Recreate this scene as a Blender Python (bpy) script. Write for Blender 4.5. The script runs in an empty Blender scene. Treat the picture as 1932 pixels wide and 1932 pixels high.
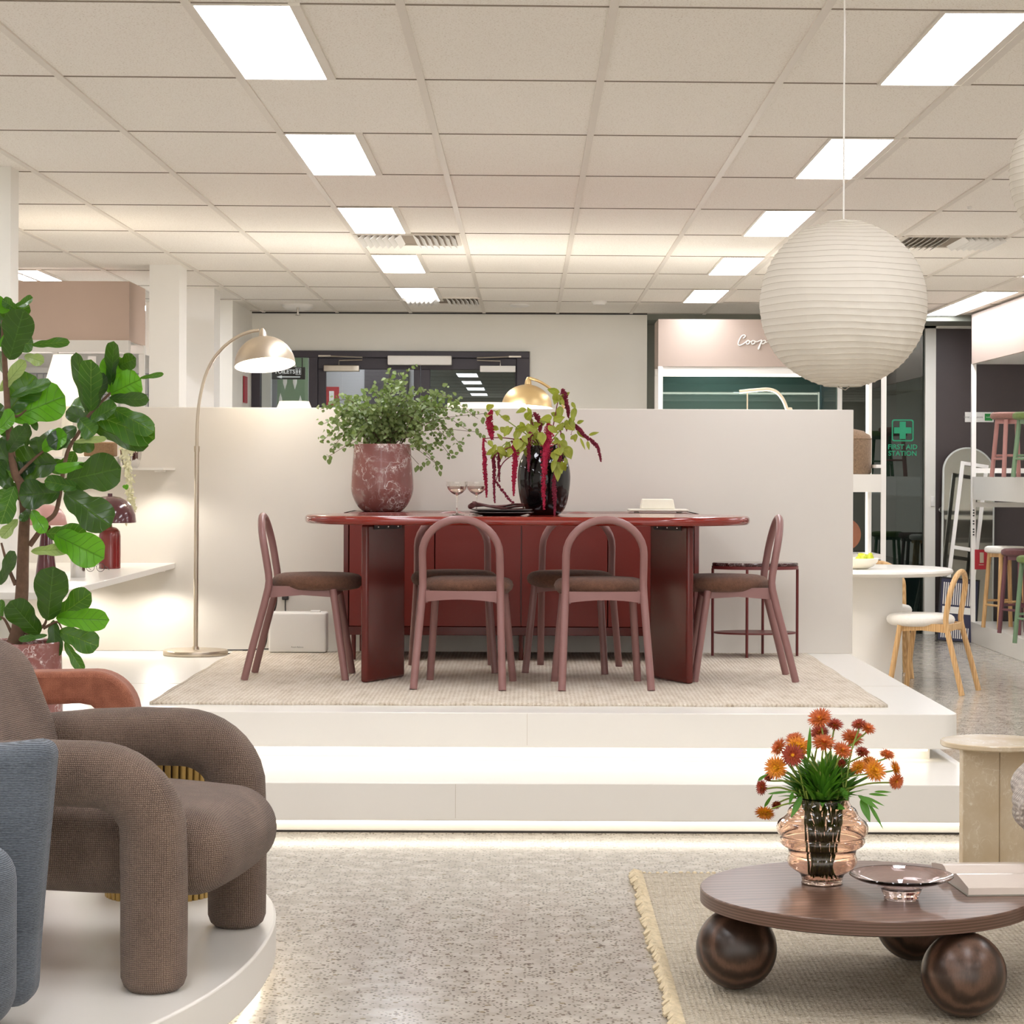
import bpy, bmesh, math, random
from mathutils import Vector, Matrix
R = math.radians
random.seed(7)
sc = bpy.context.scene
COL = sc.collection

# ------------------------------------------------------------------ camera
F, VX, VY, EYE, ROLL = 4200.0, 996.0, 895.0, 1.34, 0.0040
cam_d = bpy.data.cameras.new('camera')
cam = bpy.data.objects.new('camera', cam_d)
COL.objects.link(cam)
cam.location = (0, 0, EYE)
cam.rotation_euler = (R(90), -ROLL, 0)
cam_d.sensor_width = 36
cam_d.lens = F / 1932 * 36
cam_d.shift_x = (966 - VX) / 1932
cam_d.shift_y = (VY - 966) / 1932
cam_d.clip_end = 100
sc.camera = cam
# ------------------------------------------------------------------ world, exposure
w = bpy.data.worlds.new('world')
sc.world = w
w.use_nodes = True
w.node_tree.nodes['Background'].inputs[0].default_value = (1, .97, .92, 1)
w.node_tree.nodes['Background'].inputs[1].default_value = 1.9
sc.view_settings.view_transform = 'Standard'
sc.view_settings.look = 'None'
sc.view_settings.exposure = 0.25
sc.view_settings.gamma = 1
sc.view_settings.use_curve_mapping = False
sc.cycles.use_denoising = True
sc.cycles.max_bounces = 10
sc.cycles.transparent_max_bounces = 16
sc.cycles.caustics_reflective = False
sc.cycles.caustics_refractive = False
sc.cycles.sample_clamp_indirect = 6
PANEL_E, LED_E = 16.5, 3.8


def P(px, py, d):
    """the point of the place that the photograph shows at a pixel, d metres away"""
    u, v = px - VX, py - VY
    c, s = math.cos(ROLL), math.sin(ROLL)
    return Vector(((u * c + v * s) * d / F, d, EYE - (-u * s + v * c) * d / F))


# ------------------------------------------------------------------ materials
MATS = {}


class NT:
    def __init__(s, name):
        s.m = bpy.data.materials.new(name)
        s.m.use_nodes = True
        s.t = s.m.node_tree
        s.t.nodes.clear()
        s.out = s.t.nodes.new('ShaderNodeOutputMaterial')
        MATS[name] = s.m

    def n(s, kind, ins=None, **props):
        nd = s.t.nodes.new('ShaderNode' + kind)
        for k, v in props.items():
            setattr(nd, k, v)
        for k, v in (ins or {}).items():
            sock = nd.inputs[k]
            if isinstance(v, bpy.types.NodeSocket):
                s.t.links.new(v, sock)
            else:
                if isinstance(v, tuple) and len(v) == 3 and sock.type == 'RGBA':
                    v = v + (1,)
                sock.default_value = v
        return nd

    def link(s, a, b):
        s.t.links.new(a, b)

    def coord(s, kind='Object', scale=(1, 1, 1), rot=(0, 0, 0)):
        tc = s.n('TexCoord')
        mp = s.n('Mapping', {'Vector': tc.outputs[kind], 'Scale': scale, 'Rotation': rot})
        return mp.outputs[0]

    def noise(s, vec, scale, detail=2, rough=.5, dist=0):
        return s.n('TexNoise', {'Vector': vec, 'Scale': scale, 'Detail': detail, 'Roughness': rough, 'Distortion': dist}).outputs['Fac']

    def ramp(s, fac, stops, interp='LINEAR'):
        r = s.n('ValToRGB', {'Fac': fac})
        cr = r.color_ramp
        cr.interpolation = interp
        while len(cr.elements) < len(stops):
            cr.elements.new(.5)
        for e, (p, c) in zip(cr.elements, stops):
            e.position = p
            e.color = c if len(c) == 4 else tuple(c) + (1,)
        return r.outputs[0]

    def mix(s, fac, a, b, mode='MIX'):
        m = s.n('Mix', data_type='RGBA', blend_type=mode)
        for k, v in ((0, fac), (6, a), (7, b)):
            if isinstance(v, bpy.types.NodeSocket):
                s.link(v, m.inputs[k])
            else:
                m.inputs[k].default_value = (tuple(v) + (1,) if isinstance(v, tuple) and len(v) == 3 else v)
        return m.outputs[2]

    def math(s, op, a, b=0.0):
        m = s.n('Math', {0: a, 1: b}, operation=op)
        return m.outputs[0]

    def bump(s, h, strength=.3, dist=.002):
        return s.n('Bump', {'Height': h, 'Strength': strength, 'Distance': dist}).outputs[0]

    def pbr(s, base, rough=.5, metal=0.0, normal=None, **extra):
        ins = {'Base Color': base, 'Roughness': rough, 'Metallic': metal}
        if normal is not None:
            ins['Normal'] = normal
        ins.update(extra)
        b = s.n('BsdfPrincipled', ins)
        s.link(b.outputs[0], s.out.inputs[0])
        return b


def H(h):
    """sRGB hex colour to linear"""
    c = [int(h[i:i + 2], 16) / 255 for i in (0, 2, 4)]
    return tuple(x / 12.92 if x <= .04045 else ((x + .055) / 1.055) ** 2.4 for x in c)


def plain(name, hexc, rough=.5, metal=0.0, nscale=40, var=.06, bumps=0.0, **extra):
    t = NT(name)
    c = H(hexc)
    v = t.coord()
    n = t.noise(v, nscale, 3)
    base = t.mix(n, tuple(x * (1 - var) for x in c), tuple(min(1, x * (1 + var)) for x in c))
    nm = t.bump(n, bumps, .002) if bumps else None
    t.pbr(base, rough, metal, nm, **extra)
    return t.m


def emit(name, hexc, strength):
    t = NT(name)
    e = t.n('Emission', {'Color': H(hexc), 'Strength': strength})
    t.link(e.outputs[0], t.out.inputs[0])
    return t.m


def fabric(name, c1, c2, scale=220, bump=.6, rough=.95, mottle=5, sheen=.12, thread=(1, 1, 1), weave=.35, fine=.45):
    t = NT(name)
    v = t.coord(scale=thread)
    wx = t.n('TexWave', {'Vector': v, 'Scale': scale / 6.28, 'Distortion': 1.2, 'Detail': 1.0, 'Detail Scale': 2.0}, bands_direction='X').outputs['Fac']
    wz = t.n('TexWave', {'Vector': v, 'Scale': scale / 6.28, 'Distortion': 1.2, 'Detail': 1.0, 'Detail Scale': 2.0}, bands_direction='Z').outputs['Fac']
    wy = t.n('TexWave', {'Vector': v, 'Scale': scale / 6.28, 'Distortion': 1.2, 'Detail': 1.0, 'Detail Scale': 2.0}, bands_direction='Y').outputs['Fac']
    if weave < 1:
        tc = t.n('TexCoord')
        sp = t.n('SeparateXYZ', {'Vector': tc.outputs['Normal']})
        ws = [t.math('POWER', t.math('ABSOLUTE', o), 5.0) for o in sp.outputs]
        tot = t.math('ADD', t.math('ADD', ws[0], ws[1]), ws[2])
        g = t.math('ADD', t.math('ADD', t.math('MULTIPLY', ws[0], t.math('MULTIPLY', wy, wz)), t.math('MULTIPLY', ws[1], t.math('MULTIPLY', wx, wz))), t.math('MULTIPLY', ws[2], t.math('MULTIPLY', wx, wy)))
        g = t.math('MULTIPLY', t.math('DIVIDE', g, tot), 1.6)
    else:
        g = wz
    n = t.noise(v, scale * .9, 2)
    m = t.noise(v, mottle, 3)
    f = t.math('ADD', t.math('MULTIPLY', g, min(weave, .35)), t.math('ADD', t.math('MULTIPLY', n, fine), t.math('MULTIPLY', m, .4)))
    base = t.ramp(f, [(.3, H(c1)), (.85, H(c2))])
    h = t.math('ADD', t.math('MULTIPLY', g, min(1, weave * 3)), n)
    t.pbr(base, rough, 0.0, t.bump(h, bump, .003), **{'Sheen Weight': sheen, 'Sheen Roughness': .5})
    return t.m


def marble(name, c1, c2, vein, rough=.15, scale=4, thr=(.47, .5, .53), vein2=.5):
    t = NT(name)
    v = t.coord()
    base = t.mix(t.noise(v, scale * 1.5, 4), H(c1), H(c2))
    n1 = t.noise(v, scale, 6, .62, .9)
    l1 = t.ramp(n1, [(thr[0], (0, 0, 0)), (thr[1], (1, 1, 1)), (thr[2], (0, 0, 0))])
    dv = t.n('TexNoise', {'Vector': v, 'Scale': scale * 1.3, 'Detail': 4.0}).outputs['Color']
    wv = t.n('VectorMath', {0: v, 1: dv}, operation='ADD').outputs[0]
    ed = t.n('TexVoronoi', {'Vector': wv, 'Scale': scale * .8}, feature='DISTANCE_TO_EDGE').outputs['Distance']
    l2 = t.ramp(ed, [(.0, (1, 1, 1)), (.018, (.6, .6, .6)), (.045, (0, 0, 0))])
    l1 = t.mix(.75, l1, l2)
    brk = t.ramp(t.noise(v, scale * 1.6, 3), [(.42, (0, 0, 0)), (.56, (1, 1, 1))])
    sp = t.ramp(t.noise(v, scale * 9, 5, .7), [(.42, (.15, .15, .15)), (.58, (1, 1, 1))])
    f = t.mix(1.0, t.mix(1.0, l1, brk, 'MULTIPLY'), sp, 'MULTIPLY')
    base = t.mix(t.math('MULTIPLY', f, vein2 * 2), base, H(vein))
    t.pbr(base, rough)
    return t.m


def wood(name, c1, c2, c3, scale=1.0, rough=.4, rot=(0, 0, 0), stretch=(1, 9, 9), coord='Object', band='Y', dist=7.0):
    t = NT(name)
    v = t.coord(coord, scale=stretch, rot=rot)
    d = t.noise(v, 1.6 * scale, 3, .5, .6)
    wv = t.n('TexWave', {'Vector': v, 'Scale': 1.2 * scale, 'Distortion': dist, 'Detail': 3.0, 'Detail Scale': 1.3}, wave_type='BANDS', bands_direction=band).outputs['Fac']
    fine = t.noise(v, 22 * scale, 4, .7)
    f = t.math('ADD', t.math('MULTIPLY', wv, .5), t.math('ADD', t.math('MULTIPLY', fine, .35), t.math('MULTIPLY', d, .25)))
    base = t.ramp(f, [(.2, H(c1)), (.55, H(c2)), (.9, H(c3))])
    t.pbr(base, rough, 0.0, t.bump(fine, .08, .001))
    return t.m


def thin_glass(name, tint, opac=.0, rough=.0, boost=1.0):
    """a thin pane: tinted see-through plus its mirror reflection"""
    t = NT(name)
    tr = t.n('BsdfTransparent', {'Color': tint})
    gl = t.n('BsdfGlossy', {'Color': (.9, .95, .93), 'Roughness': rough})
    fr = t.n('Fresnel', {'IOR': 1.5})
    fac = t.math('MULTIPLY', fr.outputs[0], boost)
    mx = t.n('MixShader', {0: fac, 1: tr.outputs[0], 2: gl.outputs[0]})
    t.link(mx.outputs[0], t.out.inputs[0])
    return t.m


def clear_glass(name, col, ior=1.45, rough=0.0):
    t = NT(name)
    t.pbr(col, rough, 0.0, None, **{'Transmission Weight': 1.0, 'IOR': ior})
    return t.m


# paints and plain surfaces
plain('white_wall', 'f3f0ea', .6, var=.015, nscale=6)
plain('white_laminate', 'e9e5dd', .28, var=.01, nscale=6)
plain('partition_paint', 'ddd7ce', .35, var=.01, nscale=6)
plain('white_metal', 'efece6', .35, var=.01)
plain('cream_wall', 'eeebe2', .7, var=.02, nscale=4)
plain('grey_wall', 'a9a8ac', .7, var=.03, nscale=4)
plain('pink_header', 'd0b8a8', .6, var=.02, nscale=8)
plain('pale_header', 'b09e91', .6, var=.02, nscale=8)
plain('dark_frame', '38323a', .45, var=.05)
plain('dark_door', '453b3a', .4, var=.08, nscale=9)
plain('beam_grey', '7d7f74', .6)
plain('dark_gap', '2b2624', .6)
plain('teal_dark', '71837b', .5, var=.08, nscale=2)
plain('slate_dark', '5a6a72', .5, var=.08, nscale=2)
plain('seam', '8d8173', .8)
plain('grid_bar', 'e6dfd4', .5, var=.02)
plain('red_lacquer', '802319', .16, var=.05, nscale=3, **{'Coat Weight': .3})
plain('red_lacquer_dark', '5e1f1a', .22, var=.05, nscale=3)
plain('red_panel', '741e13', .38, var=.05, nscale=3)
plain('burgundy_gloss', '7d2a28', .14, var=.04, **{'Coat Weight': .5})
plain('plum_gloss', '54282e', .15, var=.04, **{'Coat Weight': .5})
plain('pink_gloss', 'c08f86', .3)
plain('mauve_paint', '8d6561', .38, var=.05, nscale=25)
plain('maroon_paint', '6d4047', .4, var=.05)
plain('pink_paint', 'b27f79', .4, var=.05)
plain('green_paint', '6f8a6a', .4, var=.05)
plain('dark_red_metal', '6b2b2a', .35, var=.04)
plain('black_plastic', '24211f', .35)
plain('black_metal', '1b1a1c', .4)
plain('navy', '33334d', .6)
plain('sign_red', 'ad2230', .4)
plain('sign_green', '0f9468', .5)
plain('tag_green', '1c8a3a', .5)
plain('sign_white', 'eceae4', .5)
plain('sign_dark', '2c292d', .4)
plain('letter_grey', '7d7770', .6)
plain('led_paper', 'f6efe0', .6)
plain('cream_ceramic', 'efe9d8', .35, var=.02)
plain('cream_paint', 'e8d9bd', .45, var=.02)
plain('page', 'd8cbc0', .18, var=.02)
plain('soil', '3a2a20', .95, var=.3, nscale=60)
plain('chrome', 'd8d6d4', .12, 1.0, var=.03)
plain('steel', 'b9b2a6', .3, 1.0, var=.05)
plain('copper_plate', '9b6449', .4, .2, var=.1)
plain('pear', 'c3cc2c', .4, var=.15, nscale=12)
plain('bark', '6b5140', .9, var=.35, nscale=55, bumps=.6)
plain('twig', '5a4433', .8, var=.2)
plain('stem_green', '84963c', .6, var=.15)
plain('stem_red', '7a2436', .7, var=.2)
plain('tassel_red', 'a3173c', .85, var=.3, nscale=300, bumps=.5)
plain('tassel_dark', '7c1d36', .85, var=.3, nscale=300, bumps=.5)
plain('napkin', '55302e', .9, var=.2, nscale=90, bumps=.3)
plain('plate_dark', '2b1f1c', .35, var=.2)
plain('wicker', '8f7152', .9, var=.4, nscale=120, bumps=.8)
plain('drink', 'f6e6e0', .05, **{'Transmission Weight': .9, 'IOR': 1.33})
plain('flower_eye', 'e0a21a', .9, var=.3, nscale=300, bumps=.5)
plain('bud', '7c2c30', .85, var=.3, nscale=200)
plain('pale_flower', 'e6e3bf', .8, var=.1)
plain('rib_wire', 'cfc6b8', .8)
plain('shade_white', 'fbf6ea', .6, var=.01)
plain('base_grey', '8c867c', .7)
plain('mirror_glass', 'c9cbc4', .06, 1.0, var=.01)
plain('mirror_back', 'c7c9c2', .45, var=.03, nscale=4)
plain('lens_black', '0c090a', .06, var=.05, **{'Specular IOR Level': .45})
emit('panel_light', 'f8f9ff', PANEL_E)
emit('led', 'fff4e0', LED_E)
emit('led_soft', 'fff4e4', 6.0)
emit('sign_emit', 'f0f0ee', .7)  # emission added to the lettering to make it readable
emit('bulb', 'ffe9c6', 14.0)
emit('glow_shade', 'fff0d8', 1.3)

# brushed brass, two tones
for nm, hx in (('brass_pale', 'c9bdac'), ('brass_gold', 'c6ad80')):
    t = NT(nm)
    v = t.coord(scale=(1, 1, .05))
    n = t.noise(v, 260, 3)
    t.pbr(H(hx), t.math('ADD', t.math('MULTIPLY', n, .2), .3), 1.0, t.bump(n, .04, .001))
t = NT('brass_slat')
t.pbr(H('b39456'), .35, .7)

# fabrics
fabric('brown_fabric', '43332a', '98806f', 430, .7, mottle=8)
fabric('rust_fabric', '5c2c1e', 'bd7a5d', 480, .4, mottle=26, weave=.12, fine=.6)
fabric('blue_fabric', '1c2129', '6e7680', 560, .5, mottle=7, thread=(.3, .3, 1), weave=1, fine=.6)
fabric('seat_boucle', '462b1e', '8a604a', 420, 1.0, mottle=60, weave=0, fine=.7)
fabric('white_boucle', 'e2ddd4', 'f6f3ed', 420, .5, mottle=60, weave=0, fine=.7)
fabric('maroon_boucle', '5a373a', '7d5250', 420, .8, mottle=60, weave=0, fine=.7)
fabric('green_boucle', '566b37', '7f9150', 420, .8, mottle=60, weave=0, fine=.7)
fabric('pink_boucle', '7d5a50', 'a5776a', 420, .8, mottle=60, weave=0, fine=.7)
fabric('tweed', '4c3a2b', 'a08468', 330, .8, mottle=60, weave=0, fine=.9)
fabric('knit', '8d8078', 'd6cbbf', 150, 1.0, mottle=20)

# marbles
marble('rosso_marble', '784845', '97625c', 'f6ebe6', .2, 5.5, thr=(.455, .5, .545), vein2=.6)
marble('dark_marble', '331c1d', '4a2826', 'd9c9c4', .12, 7)
marble('travertine', 'c3ab86', 'e6d8be', 'f6efdf', .16, 6, thr=(.42, .5, .58), vein2=.4)
marble('cream_marble', 'e2dccb', 'efebdf', 'd8cdb4', .3, 6, vein2=.3)

# woods
wood('walnut', '4f382c', '664b3e', '7a5d4d', 1.3, .3, stretch=(1.0, 9, 9), rot=(0, 0, R(-52)), dist=4.0)
wood('walnut_dark', '26180f', '3d2a20', '64493a', 2.4, .32, stretch=(5, 5, 1.4), rot=(R(60), R(25), 0), dist=4.0)
wood('walnut_edge', '46301f', '5c4234', '70554a', 1.2, .35, stretch=(1.2, 1.2, 30), band='Z', dist=1.2)
wood('oak', 'b98f5c', 'c9a06c', 'd8b483', 2.0, .45, stretch=(9, 9, 1))

# polished concrete with dark aggregate
t = NT('terrazzo')
v = t.coord()
big = t.noise(v, 1.1, 3)
mid = t.noise(v, 14, 3)
base = t.mix(big, H('a19a8f'), H('b7b0a6'))
base = t.mix(t.ramp(mid, [(.4, (0, 0, 0)), (.7, (1, 1, 1))]), base, H('c2bbb0'))
vs = t.n('TexVoronoi', {'Vector': v, 'Scale': 88.0, 'Randomness': 1.0})
rnd = t.n('SeparateColor', {'Color': vs.outputs['Color']})
near = t.ramp(vs.outputs['Distance'], [(.30, (1, 1, 1)), (.38, (0, 0, 0))])
pick = t.ramp(rnd.outputs[0], [(.34, (0, 0, 0)), (.38, (1, 1, 1))], 'CONSTANT')
base = t.mix(t.mix(1.0, near, pick, 'MULTIPLY'), base, t.mix(rnd.outputs[1], H('3f352a'), H('7d7263')))
vs2 = t.n('TexVoronoi', {'Vector': v, 'Scale': 42.0, 'Randomness': 1.0})
rnd2 = t.n('SeparateColor', {'Color': vs2.outputs['Color']})
near2 = t.ramp(vs2.outputs['Distance'], [(.28, (1, 1, 1)), (.36, (0, 0, 0))])
pick2 = t.ramp(rnd2.outputs[1], [(.83, (0, 0, 0)), (.86, (1, 1, 1))], 'CONSTANT')
base = t.mix(t.mix(1.0, near2, pick2, 'MULTIPLY'), base, t.mix(rnd2.outputs[2], H('57493a'), H('8d8069')))
t.pbr(base, t.math('ADD', t.math('MULTIPLY', mid, .1), .12))

# mineral fibre ceiling
t = NT('ceiling_tile')
v = t.coord()
n = t.noise(v, 170, 2)
base = t.mix(t.ramp(n, [(.33, (1, 1, 1)), (.42, (0, 0, 0))]), H('f8f3ea'), H('dcd2c3'))
t.pbr(base, .9, 0.0, t.bump(n, .2, .002))

# woven rugs
t = NT('flat_rug')
v = t.coord()
wv = t.n('TexWave', {'Vector': v, 'Scale': 17.0, 'Distortion': 4.5, 'Detail': 3.0, 'Detail Scale': 5.0}, bands_direction='X').outputs['Fac']
n = t.noise(t.coord(scale=(10, 90, 10)), 3.5, 4, .65)
n2 = t.noise(t.coord(scale=(3, 1, 1)), 5, 3)
f = t.math('ADD', t.math('MULTIPLY', wv, .16), t.math('ADD', t.math('MULTIPLY', n, .65), t.math('MULTIPLY', n2, .35)))
base = t.ramp(f, [(.32, H('9f8c75')), (.5, H('d2c4b0')), (.75, H('ebe2d4'))])
t.pbr(base, .95, 0.0, t.bump(t.math('ADD', wv, n), .8, .004))
t = NT('jute_rug')
v = t.coord()
wv = t.n('TexWave', {'Vector': v, 'Scale': 20.0, 'Distortion': 6.0, 'Detail': 3.0, 'Detail Scale': 6.0}, bands_direction='Y').outputs['Fac']
wx = t.n('TexWave', {'Vector': v, 'Scale': 22.0, 'Distortion': 2.0, 'Detail': 2.0, 'Detail Scale': 4.0}, bands_direction='X').outputs['Fac']
n = t.noise(t.coord(scale=(14, 55, 14)), 4.0, 4, .7)
n2 = t.noise(t.coord(scale=(1, 5, 1)), 6, 3)
f = t.math('ADD', t.math('MULTIPLY', t.math('MULTIPLY', wv, wx), .16), t.math('ADD', t.math('MULTIPLY', n, .8), t.math('MULTIPLY', n2, .2)))
base = t.ramp(f, [(.36, H('62523c')), (.47, H('c6b89f')), (.8, H('efe7d8'))])
t.pbr(base, .95, 0.0, t.bump(t.math('ADD', t.math('MULTIPLY', wv, wx), n), 1.0, .006))
plain('jute_rope', 'd3c3a4', .95, var=.35, nscale=60, bumps=.8)

# paper lantern
t = NT('rice_paper')
v = t.coord()
n = t.noise(v, 120, 4)
nm = t.bump(n, .1, .001)
d1 = t.n('BsdfDiffuse', {'Color': H('ece7dd'), 'Normal': nm})
d2 = t.n('BsdfTranslucent', {'Color': H('f2ece0')})
mx = t.n('MixShader', {0: .3, 1: d1.outputs[0], 2: d2.outputs[0]})
t.link(mx.outputs[0], t.out.inputs[0])

# leaves: colour follows the vein pattern in the leaf's own UV
def leaf_mat(name, c_dark, c_mid, vein, rough=.35, side=True):
    t = NT(name)
    tc = t.n('TexCoord')
    sp = t.n('SeparateXYZ', {'Vector': tc.outputs['UV']})
    u, vv = sp.outputs[0], sp.outputs[1]
    av = t.math('ABSOLUTE', t.math('SUBTRACT', vv, .5))
    mid = t.ramp(av, [(.0, (1, 1, 1)), (.03, (0, 0, 0))])
    ph = t.math('FRACT', t.math('SUBTRACT', t.math('MULTIPLY', u, 7.0), t.math('MULTIPLY', av, 3.0)))
    sv = t.ramp(t.math('ABSOLUTE', t.math('SUBTRACT', ph, .5)), [(.0, (1, 1, 1)), (.06, (0, 0, 0))])
    f = t.mix(1.0, mid, sv, 'ADD') if side else mid
    n = t.noise(tc.outputs['Object'], 9, 3)
    base = t.mix(n, H(c_dark), H(c_mid))
    base = t.mix(t.math('MULTIPLY', f, .75), base, H(vein))
    pb = t.pbr(base, rough, 0.0, t.bump(t.math('SUBTRACT', 1.0, f), .45, .006))
    tl = t.n('BsdfTranslucent', {'Color': t.mix(.5, base, H('8fcf20'))})
    mx = t.n('MixShader', {0: .18, 1: pb.outputs[0], 2: tl.outputs[0]})
    t.link(mx.outputs[0], t.out.inputs[0])
    return t.m


leaf_mat('leaf_dark', '142c12', '25471d', '44662a', .28)
leaf_mat('leaf_mid', '264d14', '3c6e1d', '7ba03a', .3)
leaf_mat('leaf_bright', '45870f', '66ad1c', '3a6a1a', .35)
leaf_mat('leaf_pale', '8da356', 'a9b878', '5f7a38')
leaf_mat('leaf_small', '3d5024', '8e9d60', 'b9c58c', .5, False)
leaf_mat('leaf_yellow', '6f7a22', 'a8a838', 'c7bd5e', .5, False)
leaf_mat('leaf_bouquet', '37681a', '5f9a30', '76a545', .45, False)
# strawflower bracts: deep red at the root, orange towards the point
def bract(name, a, b, c):
    t = NT(name)
    tc = t.n('TexCoord')
    sp = t.n('SeparateXYZ', {'Vector': tc.outputs['UV']})
    t.pbr(t.ramp(sp.outputs[0], [(.1, H(a)), (.55, H(b)), (1.0, H(c))]), .6)
bract('bract_orange', 'ee9a48', 'd57238', 'a44a30')
bract('bract_red', 'd27040', 'b04a2e', '7c2a28')
bract('bract_gold', 'f8cc1c', 'eb9a2a', 'b8552c')

# tinted and clear glasses
clear_glass('glass_peach', (.96, .77, .66))
clear_glass('glass_rose', (.95, .80, .78))
clear_glass('glass_clear', (.97, .96, .94))
thin_glass('pane_clear', (.86, .88, .87), boost=1.0)
thin_glass('pane_tint', (.30, .36, .34), boost=2.2)
thin_glass('pane_teal', (.62, .76, .72), boost=1.6)
thin_glass('shelf_glass', (.93, .96, .94), boost=1.0)


# ------------------------------------------------------------------ mesh building
class MB:
    def __init__(s):
        s.v, s.f, s.uv = [], [], {}

    def add(s, vs, fs):
        o = len(s.v)
        s.v += [Vector(p) for p in vs]
        s.f += [tuple(i + o for i in f) for f in fs]
        return s

    def box(s, x0, x1, y0, y1, z0, z1):
        return s.add([(x, y, z) for z in (z0, z1) for y in (y0, y1) for x in (x0, x1)],
                     [(0, 2, 3, 1), (4, 5, 7, 6), (0, 1, 5, 4), (2, 6, 7, 3), (0, 4, 6, 2), (1, 3, 7, 5)])

    def prism(s, poly, z0, z1, tf=None):
        n = len(poly)
        vs = [(x, y, z0) for x, y in poly] + [(x, y, z1) for x, y in poly]
        if tf:
            vs = [tf @ Vector(p) for p in vs]
        fs = [tuple(range(n - 1, -1, -1)), tuple(range(n, 2 * n))]
        fs += [(i, (i + 1) % n, n + (i + 1) % n, n + i) for i in range(n)]
        return s.add(vs, fs)

    def rbox(s, c, size, r, n=6, fn=None, k=4):
        """rounded box: c centre, size full size, r corner radius"""
        hx, hy, hz = (max(q / 2, 1e-4) for q in size)
        r = min(r, hx, hy, hz)
        idx, vs, fs = {}, [], []

        def lin(h):
            a = [-h + r * (1 - math.cos(i / k * math.pi / 2)) for i in range(k)]
            m = [(-h + r) + (2 * h - 2 * r) * i / n for i in range(n + 1)]
            return a + m + [-q for q in reversed(a)]
        g = [lin(hx), lin(hy), lin(hz)]

        def vert(i, j, l):
            key = (i, j, l)
            if key not in idx:
                p = Vector((g[0][i], g[1][j], g[2][l]))
                q = Vector((max(-hx + r, min(hx - r, p.x)), max(-hy + r, min(hy - r, p.y)), max(-hz + r, min(hz - r, p.z))))
                dlt = p - q
                if dlt.length > 1e-9:
                    p = q + dlt.normalized() * r
                if fn:
                    p = Vector(fn(p))
                idx[key] = len(vs)
                vs.append(p + Vector(c))
            return idx[key]
        N = len(g[0]) - 1
        for a in range(N):
            for b in range(N):
                for e in (0, N):
                    q = [(a, b), (a + 1, b), (a + 1, b + 1), (a, b + 1)]
                    if e:
                        q = q[::-1]
                    fs.append(tuple(vert(i, j, e) for i, j in reversed(q)))
                    fs.append(tuple(vert(i, e, j) for i, j in q))
                    fs.append(tuple(vert(e, i, j) for i, j in reversed(q)))
        return s.add(vs, fs)

    def tube(s, path, r, n=12, cap=True, closed=False, squash=None):
        pts = [Vector(p) for p in path]
        m = len(pts)
        rs = r if isinstance(r, (list, tuple)) else [r] * m
        tg = []
        for i in range(m):
            a = pts[(i - 1) % m] if closed or i > 0 else pts[i]
            b = pts[(i + 1) % m] if closed or i < m - 1 else pts[i]
            tt = (b - a)
            tg.append(tt.normalized() if tt.length > 1e-9 else Vector((0, 0, 1)))
        up = Vector((0, 0, 1)) if abs(tg[0].z) < .9 else Vector((1, 0, 0))
        nrm = (up - tg[0] * up.dot(tg[0])).normalized()
        vs, fs = [], []
        for i in range(m):
            nrm = nrm - tg[i] * nrm.dot(tg[i])
            nrm = nrm.normalized() if nrm.length > 1e-6 else tg[i].orthogonal().normalized()
            bn = tg[i].cross(nrm)
            for k in range(n):
                a = 2 * math.pi * k / n
                vs.append(pts[i] + (nrm * math.cos(a) + bn * math.sin(a)) * rs[i])
        for i in range(m if closed else m - 1):
            j = (i + 1) % m
            for k in range(n):
                fs.append((i * n + k, i * n + (k + 1) % n, j * n + (k + 1) % n, j * n + k))
        if cap and not closed:
            fs.append(tuple(range(n - 1, -1, -1)))
            fs.append(tuple((m - 1) * n + k for k in range(n)))
        return s.add(vs, fs)

    def lathe(s, prof, n=32, c=(0, 0, 0), tf=None, sx=1.0, sy=1.0, ripple=None):
        vs, fs, rows = [], [], []
        for (r, z) in prof:
            if r < 1e-6:
                rows.append([len(vs)])
                vs.append((0, 0, z))
            else:
                row = []
                for k in range(n):
                    a = 2 * math.pi * k / n
                    rr = r * (1 + (ripple(a, z) if ripple else 0))
                    row.append(len(vs))
                    vs.append((rr * math.cos(a) * sx, rr * math.sin(a) * sy, z))
                rows.append(row)
        for a, b in zip(rows, rows[1:]):
            for k in range(n):
                k2 = (k + 1) % n
                if len(a) == 1 and len(b) == 1:
                    continue
                if len(a) == 1:
                    fs.append((a[0], b[k2], b[k]))
                elif len(b) == 1:
                    fs.append((a[k], a[k2], b[0]))
                else:
                    fs.append((a[k], a[k2], b[k2], b[k]))
        c = Vector(c)
        vs = [(tf @ Vector(p) if tf else Vector(p)) + c for p in vs]
        return s.add(vs, fs)

    def ball(s, c, r, n=16, sz=1.0):
        m = max(4, n // 2)
        prof = [(r * math.sin(math.pi * i / m) if 0 < i < m else 0, -r * math.cos(math.pi * i / m) * sz) for i in range(m + 1)]
        return s.lathe(prof, n, c)

    def blob(s, c, r):
        c = Vector(c)
        return s.add([c + Vector(p) * r for p in ((1, 0, 0), (-1, 0, 0), (0, 1, 0), (0, -1, 0), (0, 0, 1), (0, 0, -1))],
                     [(0, 2, 4), (2, 1, 4), (1, 3, 4), (3, 0, 4), (2, 0, 5), (1, 2, 5), (3, 1, 5), (0, 3, 5)])

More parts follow.
